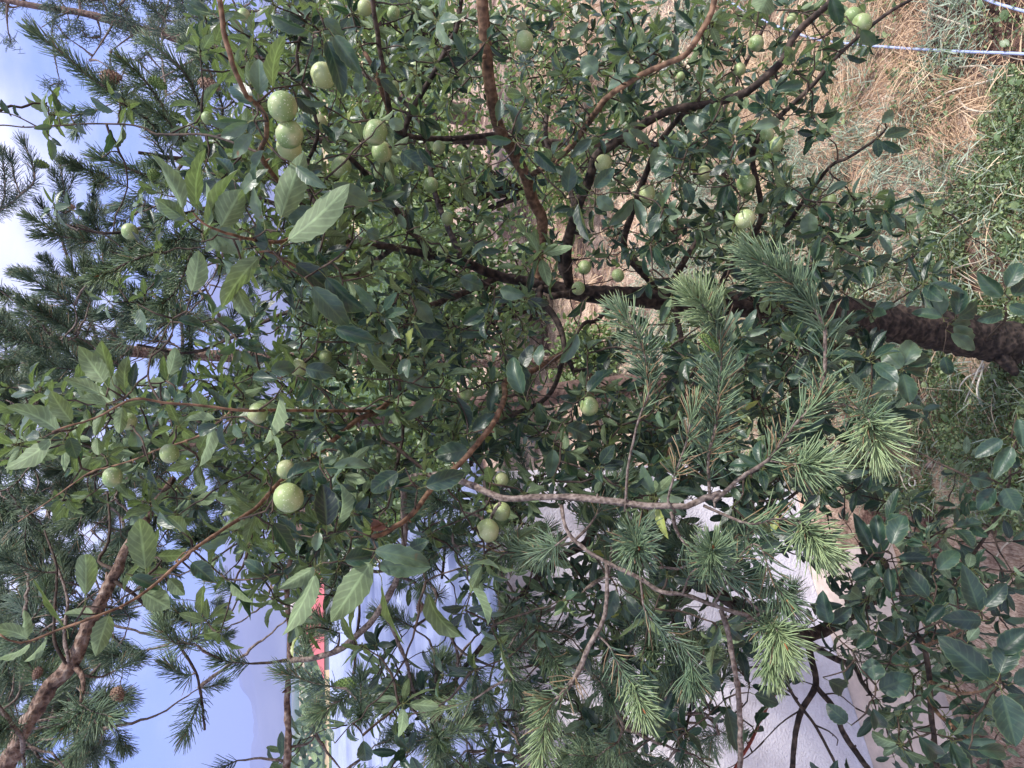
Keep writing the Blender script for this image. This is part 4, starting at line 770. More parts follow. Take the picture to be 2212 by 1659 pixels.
HB = """1330 1275 1305 1340 36;1370 1270 1333 1222 32;1390 1335 1350 1293 26;1450 1400 1477 1512 36;1510 1440 1557 1500 40;1500 1460 1560 1425 34;1430 1560 1457 1480 36;1445 1570 1403 1515 36;1460 1600 1430 1543 34;1440 1580 1392 1580 24;1485 1585 1520 1637 22;1570 1530 1592 1620 34;1325 1625 1320 1573 26;1630 1500 1680 1520 34;1400 1440 1430 1395 34;1530 1390 1570 1340 36
1880 1180 1845 1113 38;1902 1175 1893 1113 36;1925 1175 1955 1108 44;1940 1205 2002 1205 30;2025 1230 2077 1183 36;1925 1280 1920 1228 30;2005 1290 1960 1228 34;2115 1320 2083 1226 46;2128 1310 2174 1260 36;2135 1465 2038 1383 60;2160 1455 2187 1378 50;2160 1410 2218 1358 50;2165 1500 2192 1608 64;2175 1500 2225 1545 50;2190 1475 2250 1450 40;1890 1470 1883 1423 48;1900 1490 1968 1463 50;1885 1530 1912 1592 42;1985 1590 2042 1652 50;1790 1470 1847 1502 36;2110 1620 2188 1625 38;1790 1345 1775 1288 40;1795 1345 1838 1313 32;2120 1340 2043 1340 42;1840 1250 1880 1230 30;1850 1400 1890 1370 34;1950 1380 1900 1345 36;1830 1560 1790 1530 34;2040 1310 2000 1340 34;2165 950 2108 985 34;2185 965 2148 1032 40;2095 1030 2142 1042 38;2200 905 2214 962 36;2150 1055 2113 1102 40;2170 1055 2197 1102 44;2200 1010 2170 980 30
1948 795 1903 750 42;1950 790 1976 727 46;1955 800 2024 796 38;1950 808 1966 870 42;1940 810 1883 857 38;1960 790 2015 765 34;1935 800 1900 800 28;2035 680 2013 613 40;2065 680 2080 618 40;2070 685 2140 650 34;2035 685 1976 668 26;2060 705 2112 747 36;2055 720 2107 757 30;2055 700 2105 690 28;2165 640 2113 588 44;2175 620 2207 563 38;2190 640 2220 603 34;2180 660 2224 677 28;2165 675 2128 690 30;2040 770 2052 814 26"""
def hero(text, depth):
    r = []
    for e in text.replace('\n', ';').split(';'):
        f = e.split(); x0, y0, x1, y1, w = map(float, f[:5]); fl = f[5] if len(f) > 5 else ''
        r.append((x0, y0, x1, y1, w, fl, depth(x0, y0)))
    return r
def hero_build(mb, lst):
    n = len(lst); B = np.zeros((n, 3)); D = B.copy(); Nn = B.copy(); Ln = np.zeros(n); Wd = Ln.copy(); tn = Ln.copy(); cu = Ln.copy(); fo = Ln.copy()
    for k, (x0, y0, x1, y1, w, fl, d) in enumerate(lst):
        b = P(x0, y0, d); e = P(x1, y1, d + rng.normal(0, .012)); v = e - b; Ln[k] = np.linalg.norm(v) * 1.04; B[k] = b; D[k] = v / np.linalg.norm(v)
        view = nrm(C0 - b); side = -1 if fl == 'u' else 1; lpx = math.hypot(x1 - x0, y1 - y0); wpx = max(w, lpx * (.46 if lpx < 110 else .36)) ; Wd[k] = wpx / FPX * d * (1.15 if fl == 'u' else 1.1)
        roll = math.acos(min(1, w / wpx)) * rng.choice([-1, 1]) + rng.normal(0, .12); s_ = nrm(np.cross(D[k], view)); nn = view * side
        Nn[k] = nn * math.cos(roll) + s_ * math.sin(roll); tn[k] = {'u': .5, 'd': .0, '': rng.uniform(.1, .75)}[fl]; cu[k] = rng.uniform(-.1, .95); fo[k] = rng.uniform(.15, .8)
    leaves(mb, B, D, Nn, Ln, Wd, cu, fo, tn, hi=True, serr=.045, petiole=.22)
    return B - D * (Ln * .21)[:, None]
def dA(x, y):
    if y < 340 and x < 300: return 1.45
    if x < 850: return 1.16 + .1 * rng.random() if not (y < 260 and x > 550) else 1.3
    if y > 1000: return 1.28
    return 1.5 + .15 * rng.random() if x < 1300 else 1.6 + .15 * rng.random()
LA_h = hero(HL, dA); LB_h = hero(HB, lambda x, y: (1.68 if y < 900 else 1.45) if x > 1850 and y < 1110 else (1.2 if x > 2030 else 1.5) + .06 * rng.random())
hb = hero_build(A.leaf, LA_h); A.link(hb, .0016, .0010, .05)
LB_a = [l for l in LB_h if l[1] < 900]; LB_b = [l for l in LB_h if l[1] >= 900]
hb = hero_build(A.leaf, LB_a); A.link(hb, .0016, .0010, .05)

def leaf_mass(T_, rows, K, drange, Lm, tone, mt_hi=1.95, shape=0, nl=(5, 9), up=.3, spread=1.0):
    pt = grid(rows, K); c = []
    for x, y in pt:
        lo_, hi_ = drange(x, y); d = rng.uniform(lo_, hi_)
        if clear(x, y, d, 62): c.append(P(x, y, d))
    c = np.array(c); c = c[c[:, 2] > .12]
    ax = T_.link(c, .0020, .0011, .1)
    for k in range(len(c)):
        a = nrm(ax[k] + np.array([0, 0, up]) + rng.normal(0, .25, 3)); n = rng.integers(*nl)
        Bp, D, Nn, Ln = rosette(rng, c[k], a, n, Lm, spread); d = (c[k] - C0) @ Fv
        tt = np.clip(tone + rng.normal(0, .14) + rng.normal(0, .17, n) + (rng.random(n) > .965) * .5, 0, 1)
        leaves(T_.leaf if d < mt_hi else T_.far, Bp, D, Nn, Ln * (.75 + .5 * rng.random()), Ln * rng.uniform(.34, .54, n), rng.uniform(-.2, 1.1, n), rng.uniform(.08, .8, n), tt, hi=d < mt_hi, petiole=.3, shape=shape)
GA = {0: (4, "489898678998873"), 1: (4, "38998966789984"), 2: (0, "011148888748899862"), 3: (3, "26998875789998"), 4: (1, "1136899876557899762"), 5: (1, "01247898765557886641"), 6: (0, "001124799987433685"), 7: (0, "001236899863347764"),
      8: (0, "14644678888888776"), 9: (0, "2555467777999998"), 10: (0, "143334576566776654"), 11: (3, "345544445424333"), 12: (3, "234411034412"), 13: (4, "111101122211"), 14: (6, "001111221"), 15: (8, "1111")}
leaf_mass(A, GA, 19, lambda x, y: ((1.55, 2.9) if x > 950 else ((1.45, 2.5) if x > 550 else (1.3, 2.2))) if y < 1000 else (1.35, 2.2), .053, .34)

# ---- dark leaved tree at the wall
B_ = Tree('fruit_tree', 'low dark leaved fruit tree spreading in front of the white wall', 'tree', G(1985, 1300))
Bd = 2.35
B_.limb([(2000, 1300, 3.0), (1930, 1262, 2.85), (1860, 1310, 2.72), (1800, 1350, 2.62), (1742, 1372, 2.55), (1650, 1340, 2.5), (1500, 1250, 2.42), (1400, 1180, 2.38), (1320, 1130, 2.35), (1287, 1108, 2.33)], 30, 24, M['apple_bark'], 'trunk', 14, .1)
for pts, w0, w1, mt in [
    ([(1290, 1108, 2.33), (1283, 1135, 2.3), (1267, 1173, 2.3), (1230, 1193, 2.28), (1193, 1216, 2.25), (1150, 1260, 2.25), (1090, 1323, 2.2), (1060, 1366, 2.2), (1033, 1403, 2.2), (980, 1470, 2.2), (930, 1560, 2.2)], 23, 8, 'apple_bark'),
    ([(1500, 1250, 2.42), (1420, 1340, 2.4), (1330, 1390, 2.4), (1310, 1413, 2.38), (1310, 1490, 2.35), (1313, 1540, 2.35), (1300, 1575, 2.3), (1240, 1640, 2.3), (1150, 1680, 2.3)], 20, 8, 'apple_bark'),
    ([(1313, 1520, 2.35), (1347, 1563, 2.35), (1360, 1600, 2.35), (1366, 1680, 2.35)], 16, 12, 'apple_bark'),
    ([(1742, 1372, 2.55), (1752, 1420, 2.5), (1763, 1479, 2.45), (1733, 1533, 2.42), (1720, 1583, 2.4), (1710, 1690, 2.4)], 15, 11, 'apple_bark'),
    ([(1720, 1360, 2.55), (1700, 1456, 2.4), (1717, 1506, 2.38), (1760, 1566, 2.35), (1810, 1660, 2.3)], 7, 6, 'dark_twig'), ([(1760, 1480, 2.45), (1800, 1529, 2.4), (1823, 1589, 2.38), (1875, 1665, 2.35)], 12, 12, 'apple_bark'),
    ([(1750, 1390, 2.55), (1810, 1426, 2.4), (1847, 1439, 2.35), (1860, 1469, 2.3), (1880, 1500, 2.1)], 15, 8, 'apple_bark'),
    ([(1930, 1262, 2.85), (1880, 1220, 2.3), (1860, 1179, 2.0)], 12, 8, 'apple_bark'), ([(1880, 1200, 2.1), (1910, 1213, 2.0), (1920, 1240, 1.95), (1960, 1289, 1.9), (1977, 1333, 1.87), (1973, 1359, 1.85), (1997, 1396, 1.8), (2010, 1473, 1.8), (2013, 1539, 1.8), (2022, 1620, 1.8), (2030, 1700, 1.8)], 13, 11, 'apple_bark'),
    ([(2003, 1500, 1.8), (2025, 1540, 1.75), (2047, 1559, 1.7), (2100, 1600, 1.5)], 9, 6, 'smooth_bark'), ([(1997, 1396, 1.8), (2060, 1370, 1.5), (2120, 1330, 1.3), (2125, 1318, 1.25)], 8, 4, 'smooth_bark'),
    ([(2010, 1473, 1.8), (2090, 1500, 1.45), (2160, 1478, 1.22)], 8, 5, 'smooth_bark'), ([(2020, 1310, 2.4), (2110, 1180, 2.0), (2160, 1080, 1.6), (2172, 1000, 1.5), (2180, 940, 1.5)], 8, 4, 'dark_twig'),
    ([(1723, 1510, 2.4), (1700, 1490, 2.4), (1680, 1480, 2.3)], 4, 3, 'dark_twig'), ([(1760, 1566, 2.35), (1790, 1580, 2.3), (1810, 1600, 2.3), (1808, 1612, 2.3)], 4, 2, 'dark_twig'), ([(1735, 1530, 2.42), (1690, 1560, 2.42), (1650, 1600, 2.4)], 4, 2, 'dark_twig'),
    ([(1780, 1500, 2.43), (1810, 1500, 2.4), (1850, 1530, 2.4)], 4, 2, 'dark_twig'),
    ([(1690, 1470, 2.35), (1680, 1490, 2.2), (1653, 1540, 2.0), (1630, 1590, 1.8), (1600, 1645, 1.7), (1570, 1700, 1.65)], 5, 8, 'red_twig'),
    ([(1600, 1300, 2.45), (1540, 1400, 2.2), (1500, 1500, 2.0), (1480, 1580, 1.8)], 10, 5, 'dark_twig'), ([(1400, 1180, 2.38), (1480, 1050, 2.3), (1560, 950, 2.3), (1650, 850, 2.3), (1740, 800, 2.3)], 12, 5, 'dark_twig'),
    ([(1500, 1250, 2.42), (1600, 1150, 2.3), (1700, 1080, 2.2), (1800, 1000, 2.3)], 11, 5, 'dark_twig'), ([(1287, 1108, 2.33), (1300, 1000, 2.3), (1340, 900, 2.3)], 10, 5, 'dark_twig')]: B_.limb(pts, w0, w1, M[mt])
hb = hero_build(B_.leaf, LB_b); B_.link(hb, .0018, .0011, .05)
GB = {6: (15, "24431"), 7: (16, "6642"), 8: (14, "566652"), 9: (13, "46676531"), 10: (12, "2467666421"), 11: (12, "3555545431011"), 12: (10, "23444444566543"), 13: (8, "23444443346766"), 14: (8, "34455666212766"),
      15: (6, "2345555665101456"), 16: (6, "1344565542013566")}
leaf_mass(B_, GB, 10.5, lambda x, y: (1.75, 2.6) if x < 1850 else (1.5, 2.5), .066, .38, 2.0, 1, (4, 8), .2)

# ---- pines
def bud(T_, p, ax, s=1.0): 
    q, r = spline(np.array([p, p + ax * .007 * s, p + ax * .014 * s]), np.array([.0022, .0026, .0008]) * s, .003); T_.buds.append((q, r))
class Pine(Tree):
    def __init__(s, *a): super().__init__(*a); s.needle = s.leaf; s.buds = []
    def finish(s, mt='needle'):
        s.needle.absorb(s.twig, M['pine_twig']); mb = MB(); [tube(mb, q, r, 6, .15) for q, r in s.buds]; s.needle.absorb(mb, M['bud'])
        put(s.needle, 'needles', M[mt], s.root)
    def spray(s, pts, w, nl=.05, dens=1500, tone=.5, start=0.0, ang=.8, dead=.03, r=.0006, b=True, wood='pine_twig', tipn=.4):
        q = s.limb(pts, w, w * .6, M[wood], 'branch', 8, .12)
        L_ = np.linalg.norm(np.diff(q, axis=0), axis=1).sum()
        shoot(s.needle, q if len(q) < 5 else np.vstack([q[:-1:2], q[-1:]]), nl, dens * .62, ang, tone, dead, r, start)
        if b: bud(s, q[-1], nrm(q[-1] - q[max(-4, -len(q))]), 1.2)
def needle_mass(T_, rows, K, drange, Ls, nl, dens, tone, r=.0007, up=.35, updir=(0, 0, 1)):
    pt = grid(rows, K); c = [(x, y, rng.uniform(*drange(x, y))) for x, y in pt]; c = np.array([P(*q) for q in c if clear(*q, 80)]); c = c[c[:, 2] > .3]; ax = T_.link(c, .0034, .0022, .08)
    for k in range(len(c)):
        a = nrm(ax[k] + np.array(updir) * up + rng.normal(0, .35, 3)); L_ = Ls * rng.uniform(.6, 1.3); e = c[k] + a * L_
        mid = c[k] + a * L_ * .5 + rng.normal(0, .006, 3); tone_ = np.clip(tone + rng.normal(0, .12), 0, 1)
        q, rr = spline(np.array([c[k], mid, e]), [.0022, .002, .0016], .03); tube(T_.twig, q, rr, 5); shoot(T_.needle, q, nl * rng.uniform(.85, 1.15), dens, .72, tone_, .03, r)
        if rng.random() < .5: bud(T_, e, a)
        for _ in range(rng.integers(0, 3)):                              # side shoots of the same year
            a2 = nrm(a + rng.normal(0, .6, 3)); e2 = mid + a2 * L_ * .7; shoot(T_.needle, np.array([mid, e2]), nl * .9, dens, .72, np.clip(tone_ + .1, 0, 1), .01, r); q, rr = spline(np.array([mid, e2]), [.0018, .0014], .03); tube(T_.twig, q, rr, 4)

px_, py_ = -1.95, 1.9
N1 = Pine('pine_tree', 'near pine with a scaly orange limb, bright needle tufts and a plump green cone', 'pine tree', (px_, py_, float(gz(px_, py_))))
mb = MB(); q, r = spline(np.array([[px_, py_, -.1], [px_ + .03, py_, 1.2], [px_ - .02, py_ + .03, 2.5], [px_, py_, 4.0], [px_ + .05, py_, 5.2]]), [.14, .12, .10, .075, .05], .04); tube(mb, q, r, 22, .08); put(mb, 'trunk', M['pine_bark'], N1.root); N1.reg(q)
PB = [
    ([(-60, 1760, 1.9), (-20, 1700, 1.85), (17, 1646, 1.8), (43, 1589, 1.78), (77, 1533, 1.76), (110, 1483, 1.76), (150, 1439, 1.76), (173, 1396, 1.76), (187, 1356, 1.77), (213, 1306, 1.78), (240, 1249, 1.8), (253, 1229, 1.8), (267, 1189, 1.82), (300, 1149, 1.85), (313, 1123, 1.88), (333, 1086, 1.92), (350, 1066, 1.95), (372, 1028, 2.0)], 38, 13, 'pine_bark', 14),
    ([(163, 1439, 1.76), (180, 1466, 1.74), (177, 1493, 1.72), (172, 1520, 1.7)], 13, 5, 'pine_bark', 8),
    ([(150, 1437, 1.76), (147, 1416, 1.74), (140, 1383, 1.75), (143, 1339, 1.78), (147, 1293, 1.8), (120, 1200, 1.85)], 9, 5, 'pine_twig', 8), ([(145, 1434, 1.76), (133, 1419, 1.74), (117, 1383, 1.74), (117, 1319, 1.76), (120, 1226, 1.8), (90, 1150, 1.85)], 9, 4, 'dark_twig', 8),
    ([(50, 1623, 1.78), (46, 1590, 1.7), (33, 1573, 1.68), (0, 1526, 1.66), (-40, 1480, 1.66)], 10, 8, 'pine_twig', 8), ([(250, 1232, 1.8), (213, 1213, 1.82), (225, 1190, 1.84), (233, 1173, 1.85), (237, 1126, 1.9), (230, 1060, 1.95)], 8, 4, 'dark_twig', 8),
    ([(285, 1280, 1.8), (300, 1295, 1.85), (320, 1313, 1.9), (370, 1359, 1.95), (393, 1403, 1.97), (423, 1453, 1.98), (433, 1506, 2.0), (440, 1580, 2.0)], 8, 5, 'dark_twig', 8), ([(240, 1249, 1.8), (285, 1280, 1.8)], 9, 8, 'dark_twig', 8),
    ([(605, 1720, 2.05), (618, 1659, 2.0), (624, 1590, 1.98), (620, 1540, 1.96), (622, 1490, 1.95), (627, 1420, 1.94), (628, 1360, 1.93), (623, 1300, 1.93), (626, 1240, 1.93), (640, 1190, 1.95)], 16, 9, 'pine_bark', 10),
    ([(624, 1427, 1.94), (660, 1424, 1.92), (700, 1416, 1.9), (740, 1400, 1.87), (770, 1373, 1.85), (797, 1349, 1.83), (820, 1319, 1.8), (840, 1286, 1.78), (860, 1243, 1.75), (873, 1170, 1.7), (870, 1099, 1.65), (876, 1045, 1.6), (930, 1032, 1.5), (1000, 1050, 1.42), (1080, 1086, 1.36), (1147, 1086, 1.33), (1220, 1087, 1.3), (1313, 1099, 1.27), (1390, 1108, 1.25), (1433, 1107, 1.23), (1470, 1109, 1.22), (1510, 1092, 1.21), (1543, 1081, 1.2)], 12, 14, 'pine_twig', 12),
    ([(624, 1427, 1.94), (580, 1430, 1.92), (540, 1433, 1.9)], 8, 4, 'dark_twig', 8), ([(770, 1373, 1.85), (776, 1330, 1.85), (780, 1273, 1.85), (803, 1230, 1.85)], 7, 4, 'dark_twig', 8), ([(765, 1380, 1.85), (767, 1440, 1.83), (753, 1499, 1.8), (735, 1520, 1.8)], 8, 4, 'dark_twig', 8),
    ([(833, 1333, 1.8), (845, 1350, 1.8), (860, 1389, 1.82), (880, 1439, 1.84), (890, 1489, 1.85), (927, 1546, 1.86), (943, 1579, 1.86)], 9, 7, 'pine_twig', 8), ([(930, 1290, 1.85), (940, 1313, 1.85), (973, 1373, 1.86), (990, 1416, 1.87), (987, 1466, 1.87)], 7, 6, 'pine_twig', 8), ([(862, 1243, 1.76), (900, 1262, 1.82), (930, 1290, 1.85)], 7, 7, 'pine_twig', 8),
    ([(823, 946, 1.5), (860, 970, 1.5), (923, 1020, 1.5), (930, 1032, 1.5)], 6, 8, 'dark_twig', 8),
    ([(1213, 1092, 1.3), (1218, 1125, 1.28), (1230, 1156, 1.27), (1267, 1190, 1.26), (1310, 1216, 1.25), (1383, 1253, 1.24), (1423, 1280, 1.23), (1473, 1286, 1.22), (1557, 1318, 1.22), (1613, 1333, 1.22)], 8, 9, 'pine_twig', 10),
    ([(1557, 1318, 1.22), (1573, 1366, 1.22), (1583, 1423, 1.23), (1593, 1490, 1.25), (1597, 1573, 1.28), (1597, 1640, 1.3), (1590, 1720, 1.35)], 11, 11, 'pine_twig', 10),
    ([(1310, 1216, 1.25), (1312, 1280, 1.26), (1303, 1340, 1.26), (1273, 1396, 1.27), (1247, 1456, 1.28), (1200, 1512, 1.28)], 8, 11, 'pine_twig', 10),
    ([(1050, 1180, 1.6), (1080, 1235, 1.7), (1117, 1289, 1.75), (1140, 1340, 1.75), (1163, 1406, 1.75), (1180, 1440, 1.75)], 6, 7, 'pine_twig', 8), ([(1080, 1086, 1.36), (1060, 1120, 1.5), (1050, 1180, 1.6)], 7, 6, 'pine_twig', 8)]
for pts, w0, w1, mt, sd_ in PB: N1.limb(pts, w0, w1, M[mt], 'branch', sd_, .28)

# the limbs reach the trunk outside the frame
for s0, s1 in (((-60, 1760, 1.9), 3.4), ((605, 1720, 2.05), 2.6), ((1590, 1720, 1.35), 1.5)):
    a = P(*s0); w = {3.4: .024, 2.6: .011, 1.5: .006}[s1]; mb = MB(); q, r = spline(np.array([[px_, py_, s1], (np.array([px_, py_, s1]) + a) / 2 + [0, 0, .06], a]), [w * 1.3, w * 1.1, w], .03); tube(mb, q, r, 10, .1); put(mb, 'branch', M['pine_bark'], N1.root); N1.reg(q)
S3 = [  # foreground sprays: points, width, needle length, density, tone, start, lean, dead
    ([(1543, 1083, 1.2), (1533, 1066, 1.2), (1530, 986, 1.18), (1547, 920, 1.17), (1557, 836, 1.16), (1560, 753, 1.15), (1550, 700, 1.15)], 8, .052, 1500, .42, .12, .85, .14),
    ([(1550, 700, 1.15), (1540, 685, 1.14), (1520, 663, 1.13), (1508, 645, 1.12)], 6, .056, 3200, .74, 0, .75, .01),
    ([(1543, 1083, 1.2), (1600, 1033, 1.17), (1660, 995, 1.14), (1703, 936, 1.12), (1763, 873, 1.1)], 10, .052, 1000, .5, .45, .8, .15),
    ([(1763, 873, 1.1), (1780, 820, 1.1), (1783, 753, 1.1), (1777, 696, 1.1), (1750, 655, 1.1)], 10, .050, 900, .42, 0, .85, .08), ([(1750, 655, 1.1), (1703, 603, 1.1), (1670, 583, 1.1), (1640, 565, 1.1)], 7, .058, 2600, .5, 0, .8, .03),
    ([(1763, 873, 1.1), (1820, 873, 1.09), (1860, 886, 1.06), (1882, 912, 1.0)], 5, .050, 900, .42, .3, .9, .12), ([(1876, 906, 1.0), (1887, 928, .99), (1893, 950, .985)], 5, .055, 4600, .82, 0, .95, .02),
    ([(1660, 995, 1.14), (1703, 1001, 1.12), (1735, 1002, 1.08)], 4, .045, 900, .5, .2, .9, .15), ([(1715, 1002, 1.07), (1738, 1002, 1.06), (1757, 1001, 1.055)], 4, .052, 4200, .7, 0, .9, .03),
    ([(1460, 1108, 1.22), (1443, 1083, 1.22), (1457, 1030, 1.2), (1480, 970, 1.18), (1497, 903, 1.17)], 6, .046, 900, .5, .35, .7, .35),
    ([(1350, 1104, 1.26), (1357, 1003, 1.24), (1373, 926, 1.22), (1393, 863, 1.2), (1400, 836, 1.2)], 6, .045, 500, .5, .75, .8, .4), ([(1400, 836, 1.2), (1393, 770, 1.19), (1365, 712, 1.18), (1345, 688, 1.18)], 6, .050, 1900, .5, 0, .85, .04),
    ([(1520, 1092, 1.21), (1560, 1110, 1.19), (1620, 1133, 1.17), (1670, 1123, 1.15), (1717, 1123, 1.13), (1740, 1140, 1.1)], 7, .05, 900, .5, .3, .8, .1), ([(1728, 1128, 1.1), (1748, 1150, 1.08), (1766, 1168, 1.07)], 5, .056, 4600, .82, 0, .85, .02),
    ([(1450, 1107, 1.22), (1463, 1150, 1.24), (1487, 1183, 1.24), (1520, 1230, 1.24)], 8, .045, 700, .35, .4, .8, .05), ([(1520, 1230, 1.24), (1535, 1210, 1.18), (1541, 1183, 1.12)], 4, .05, 2600, .5, .3, 1.0, .03),
    ([(1355, 1106, 1.26), (1368, 1150, 1.2), (1376, 1178, 1.12)], 4, .048, 2600, .42, .3, 1.1, .03), ([(1473, 1286, 1.22), (1500, 1230, 1.2), (1560, 1240, 1.18), (1610, 1255, 1.18)], 5, .045, 1100, .35, .2, .8, .05),
    ([(1613, 1333, 1.22), (1650, 1345, 1.18), (1672, 1350, 1.14)], 5, .05, 2000, .45, .2, .9, .05), ([(1668, 1345, 1.13), (1680, 1364, 1.11), (1690, 1384, 1.10)], 5, .056, 4400, .8, 0, .8, .02), ([(1660, 1350, 1.16), (1668, 1400, 1.14), (1673, 1432, 1.12)], 4, .052, 3000, .72, .3, .7, 0),
    ([(1540, 1310, 1.22), (1600, 1200, 1.2), (1640, 1180, 1.18), (1668, 1256, 1.15), (1700, 1300, 1.12)], 5, .05, 900, .4, .3, .8, .05), ([(1383, 1253, 1.24), (1400, 1330, 1.24), (1480, 1400, 1.22), (1493, 1442, 1.2)], 5, .048, 900, .35, .2, .7, .05),
    ([(1493, 1442, 1.2), (1494, 1460, 1.19)], 4, .056, 4000, .4, 0, .55, .02), ([(1290, 1370, 1.27), (1320, 1400, 1.26), (1340, 1440, 1.25), (1357, 1459, 1.24)], 5, .046, 1000, .35, .2, .8, .1), ([(1357, 1459, 1.24), (1372, 1490, 1.22), (1386, 1530, 1.2)], 5, .046, 2600, .72, 0, .8, 0),
    ([(1200, 1512, 1.28), (1185, 1540, 1.27), (1175, 1580, 1.25), (1163, 1630, 1.23)], 6, .052, 2400, .72, 0, .8, .02), ([(1247, 1456, 1.28), (1215, 1500, 1.27), (1190, 1515, 1.26)], 5, .05, 900, .5, 0, 1.0, .3), ([(1230, 1156, 1.27), (1180, 1190, 1.4), (1135, 1198, 1.45)], 5, .05, 1800, .45, .3, 1.0, .05),
    ([(1140, 1340, 1.75), (1100, 1400, 1.7), (1110, 1470, 1.65)], 5, .055, 1400, .4, 0, .9, .03), ([(1120, 1290, 1.74), (1160, 1340, 1.7), (1180, 1400, 1.65), (1200, 1440, 1.6)], 5, .055, 1800, .52, 0, .9, .03), ([(1130, 1196, 1.5), (1100, 1190, 1.48), (1070, 1215, 1.46)], 5, .055, 2200, .45, 0, 1.0, .05),
    ([(767, 1440, 1.83), (753, 1499, 1.8), (725, 1520, 1.78), (700, 1536, 1.76)], 5, .055, 1900, .5, .2, .85, .03), ([(987, 1466, 1.87), (980, 1490, 1.85), (957, 1506, 1.83)], 5, .055, 2500, .55, 0, .8, .03), ([(890, 1489, 1.85), (870, 1500, 1.83), (845, 1520, 1.8)], 4, .055, 2000, .5, 0, .8, .03),
    ([(943, 1579, 1.86), (945, 1620, 1.85), (940, 1660, 1.84)], 5, .055, 2000, .5, 0, .8, .03), ([(540, 1433, 1.9), (500, 1430, 1.88), (478, 1425, 1.86)], 4, .05, 2000, .4, 0, .8, .03), ([(200, 1535, 1.72), (170, 1540, 1.7), (140, 1565, 1.66)], 5, .058, 2400, .42, 0, .85, .02), ([(172, 1520, 1.7), (200, 1537, 1.68), (235, 1545, 1.66)], 4, .055, 1600, .42, 0, .9, .02),
    ([(433, 1506, 2.0), (420, 1540, 2.0), (400, 1580, 2.0)], 4, .055, 1800, .4, 0, .8, .03), ([(423, 1453, 1.98), (400, 1460, 1.98), (370, 1440, 1.98)], 4, .055, 1800, .4, 0, .8, .03), ([(393, 1403, 1.97), (425, 1375, 1.97), (455, 1360, 1.96)], 4, .055, 1800, .45, 0, .8, .03)]
for pts, w, nl, dn, tn_, st, an_, dd in S3: N1.spray(pts, w, nl * 1.12, dn, tn_ + .07, st, an_, dd * 1.3, r=.0011)
for pts, w0, w1, mt, sd_ in PB[:1] + PB[6:7] + PB[8:11] + PB[17:20]: keep_line(pts, 2, .5)
for e in S3[:14]: keep_line(e[0], 22, .5)
GP = {10: (9, "1234332"), 11: (2, "1000013565443"), 12: (0, "32100101235444444"), 13: (0, "531243221223444531"), 14: (0, "4412443456555655421"), 15: (0, "56633345665555431"), 16: (0, "554223334544553")}
needle_mass(N1, GP, 5.5, lambda x, y: (1.75, 2.5) if x < 1000 else (1.5, 2.35), .10, .06, 1300, .46, .0008)
for x, y, d, ln, wd, an_, mt, lb in [(747, 1476, 1.78, 52, 26, 180, 'cone_green', 'plump green cone hanging among bright needles'), (943, 1536, 1.8, 44, 30, 90, 'cone_brown', None), (960, 1603, 1.8, 48, 28, 60, 'cone_green', 'pale green cone at the lowest twig'), (907, 1313, 1.82, 30, 18, 90, 'cone_brown', None), (255, 1500, 1.75, 34, 28, 60, 'cone_brown', 'brown cone beside the scaly limb'), (80, 1455, 1.8, 34, 20, 90, 'cone_brown', None), (463, 1362, 1.94, 26, 18, 0, 'cone_green', None), (1532, 740, 1.15, 52, 34, 200, 'cone_green', 'soft green cone on the foreground shoot')]: make_cone(N1.root, x, y, d, ln, wd, an_, mt, lb)
N1.finish()

# pine behind the apple tree, with a straight reddish trunk
bx = P(1000, 862, 5.0); 
N2 = Pine('pine_tree', 'tall pine behind the shed with a straight reddish trunk hidden by its own branches', 'pine tree', (bx[0], bx[1], 0))
top = P(-80, 1000, 5.2); low = np.array([bx[0] + .15, bx[1] - .1, -.1]); mb = MB(); mid1 = P(750, 905, 5.0); mid2 = P(330, 968, 5.05)
q, r = spline(np.array([low, mid1, mid2, top, top + [-.2, .1, 1.5]]), [.085, .07, .06, .045, .02], .05); tube(mb, q, r, 16, .1); put(mb, 'trunk', M['far_bark'], N2.root); N2.reg(q)
for pts in ([(300, 970, 5.05), (250, 850, 4.8), (200, 700, 4.4), (150, 560, 4.0), (120, 440, 3.8)], [(420, 955, 5.0), (400, 840, 4.8), (395, 700, 4.5), (393, 640, 4.4)], [(500, 940, 5.0), (520, 820, 4.6), (480, 700, 4.2), (430, 600, 4.0)], [(150, 985, 5.1), (100, 1120, 4.8), (80, 1280, 4.5), (60, 1400, 4.4)], [(250, 980, 5.05), (260, 1100, 4.7), (300, 1250, 4.4)], [(60, 990, 5.1), (20, 860, 4.8), (10, 700, 4.5)], [(550, 935, 5), (560, 1050, 4.8), (540, 1150, 4.6)]): N2.limb(pts, 12, 4, M['pine_twig'], 'branch', 8)
GN = {4: "01331", 5: "01443", 6: "367431", 7: "777432", 8: "88742310", 9: "887444411", 10: "886554331", 11: "88652222", 12: "8840011", 13: "883010", 14: "66200", 15: "54000", 16: "431"}
needle_mass(N2, GN, 13, lambda x, y: (2.4, 5.2), .17, .068, 900, .5, .0013)
N2.finish('needle_far')

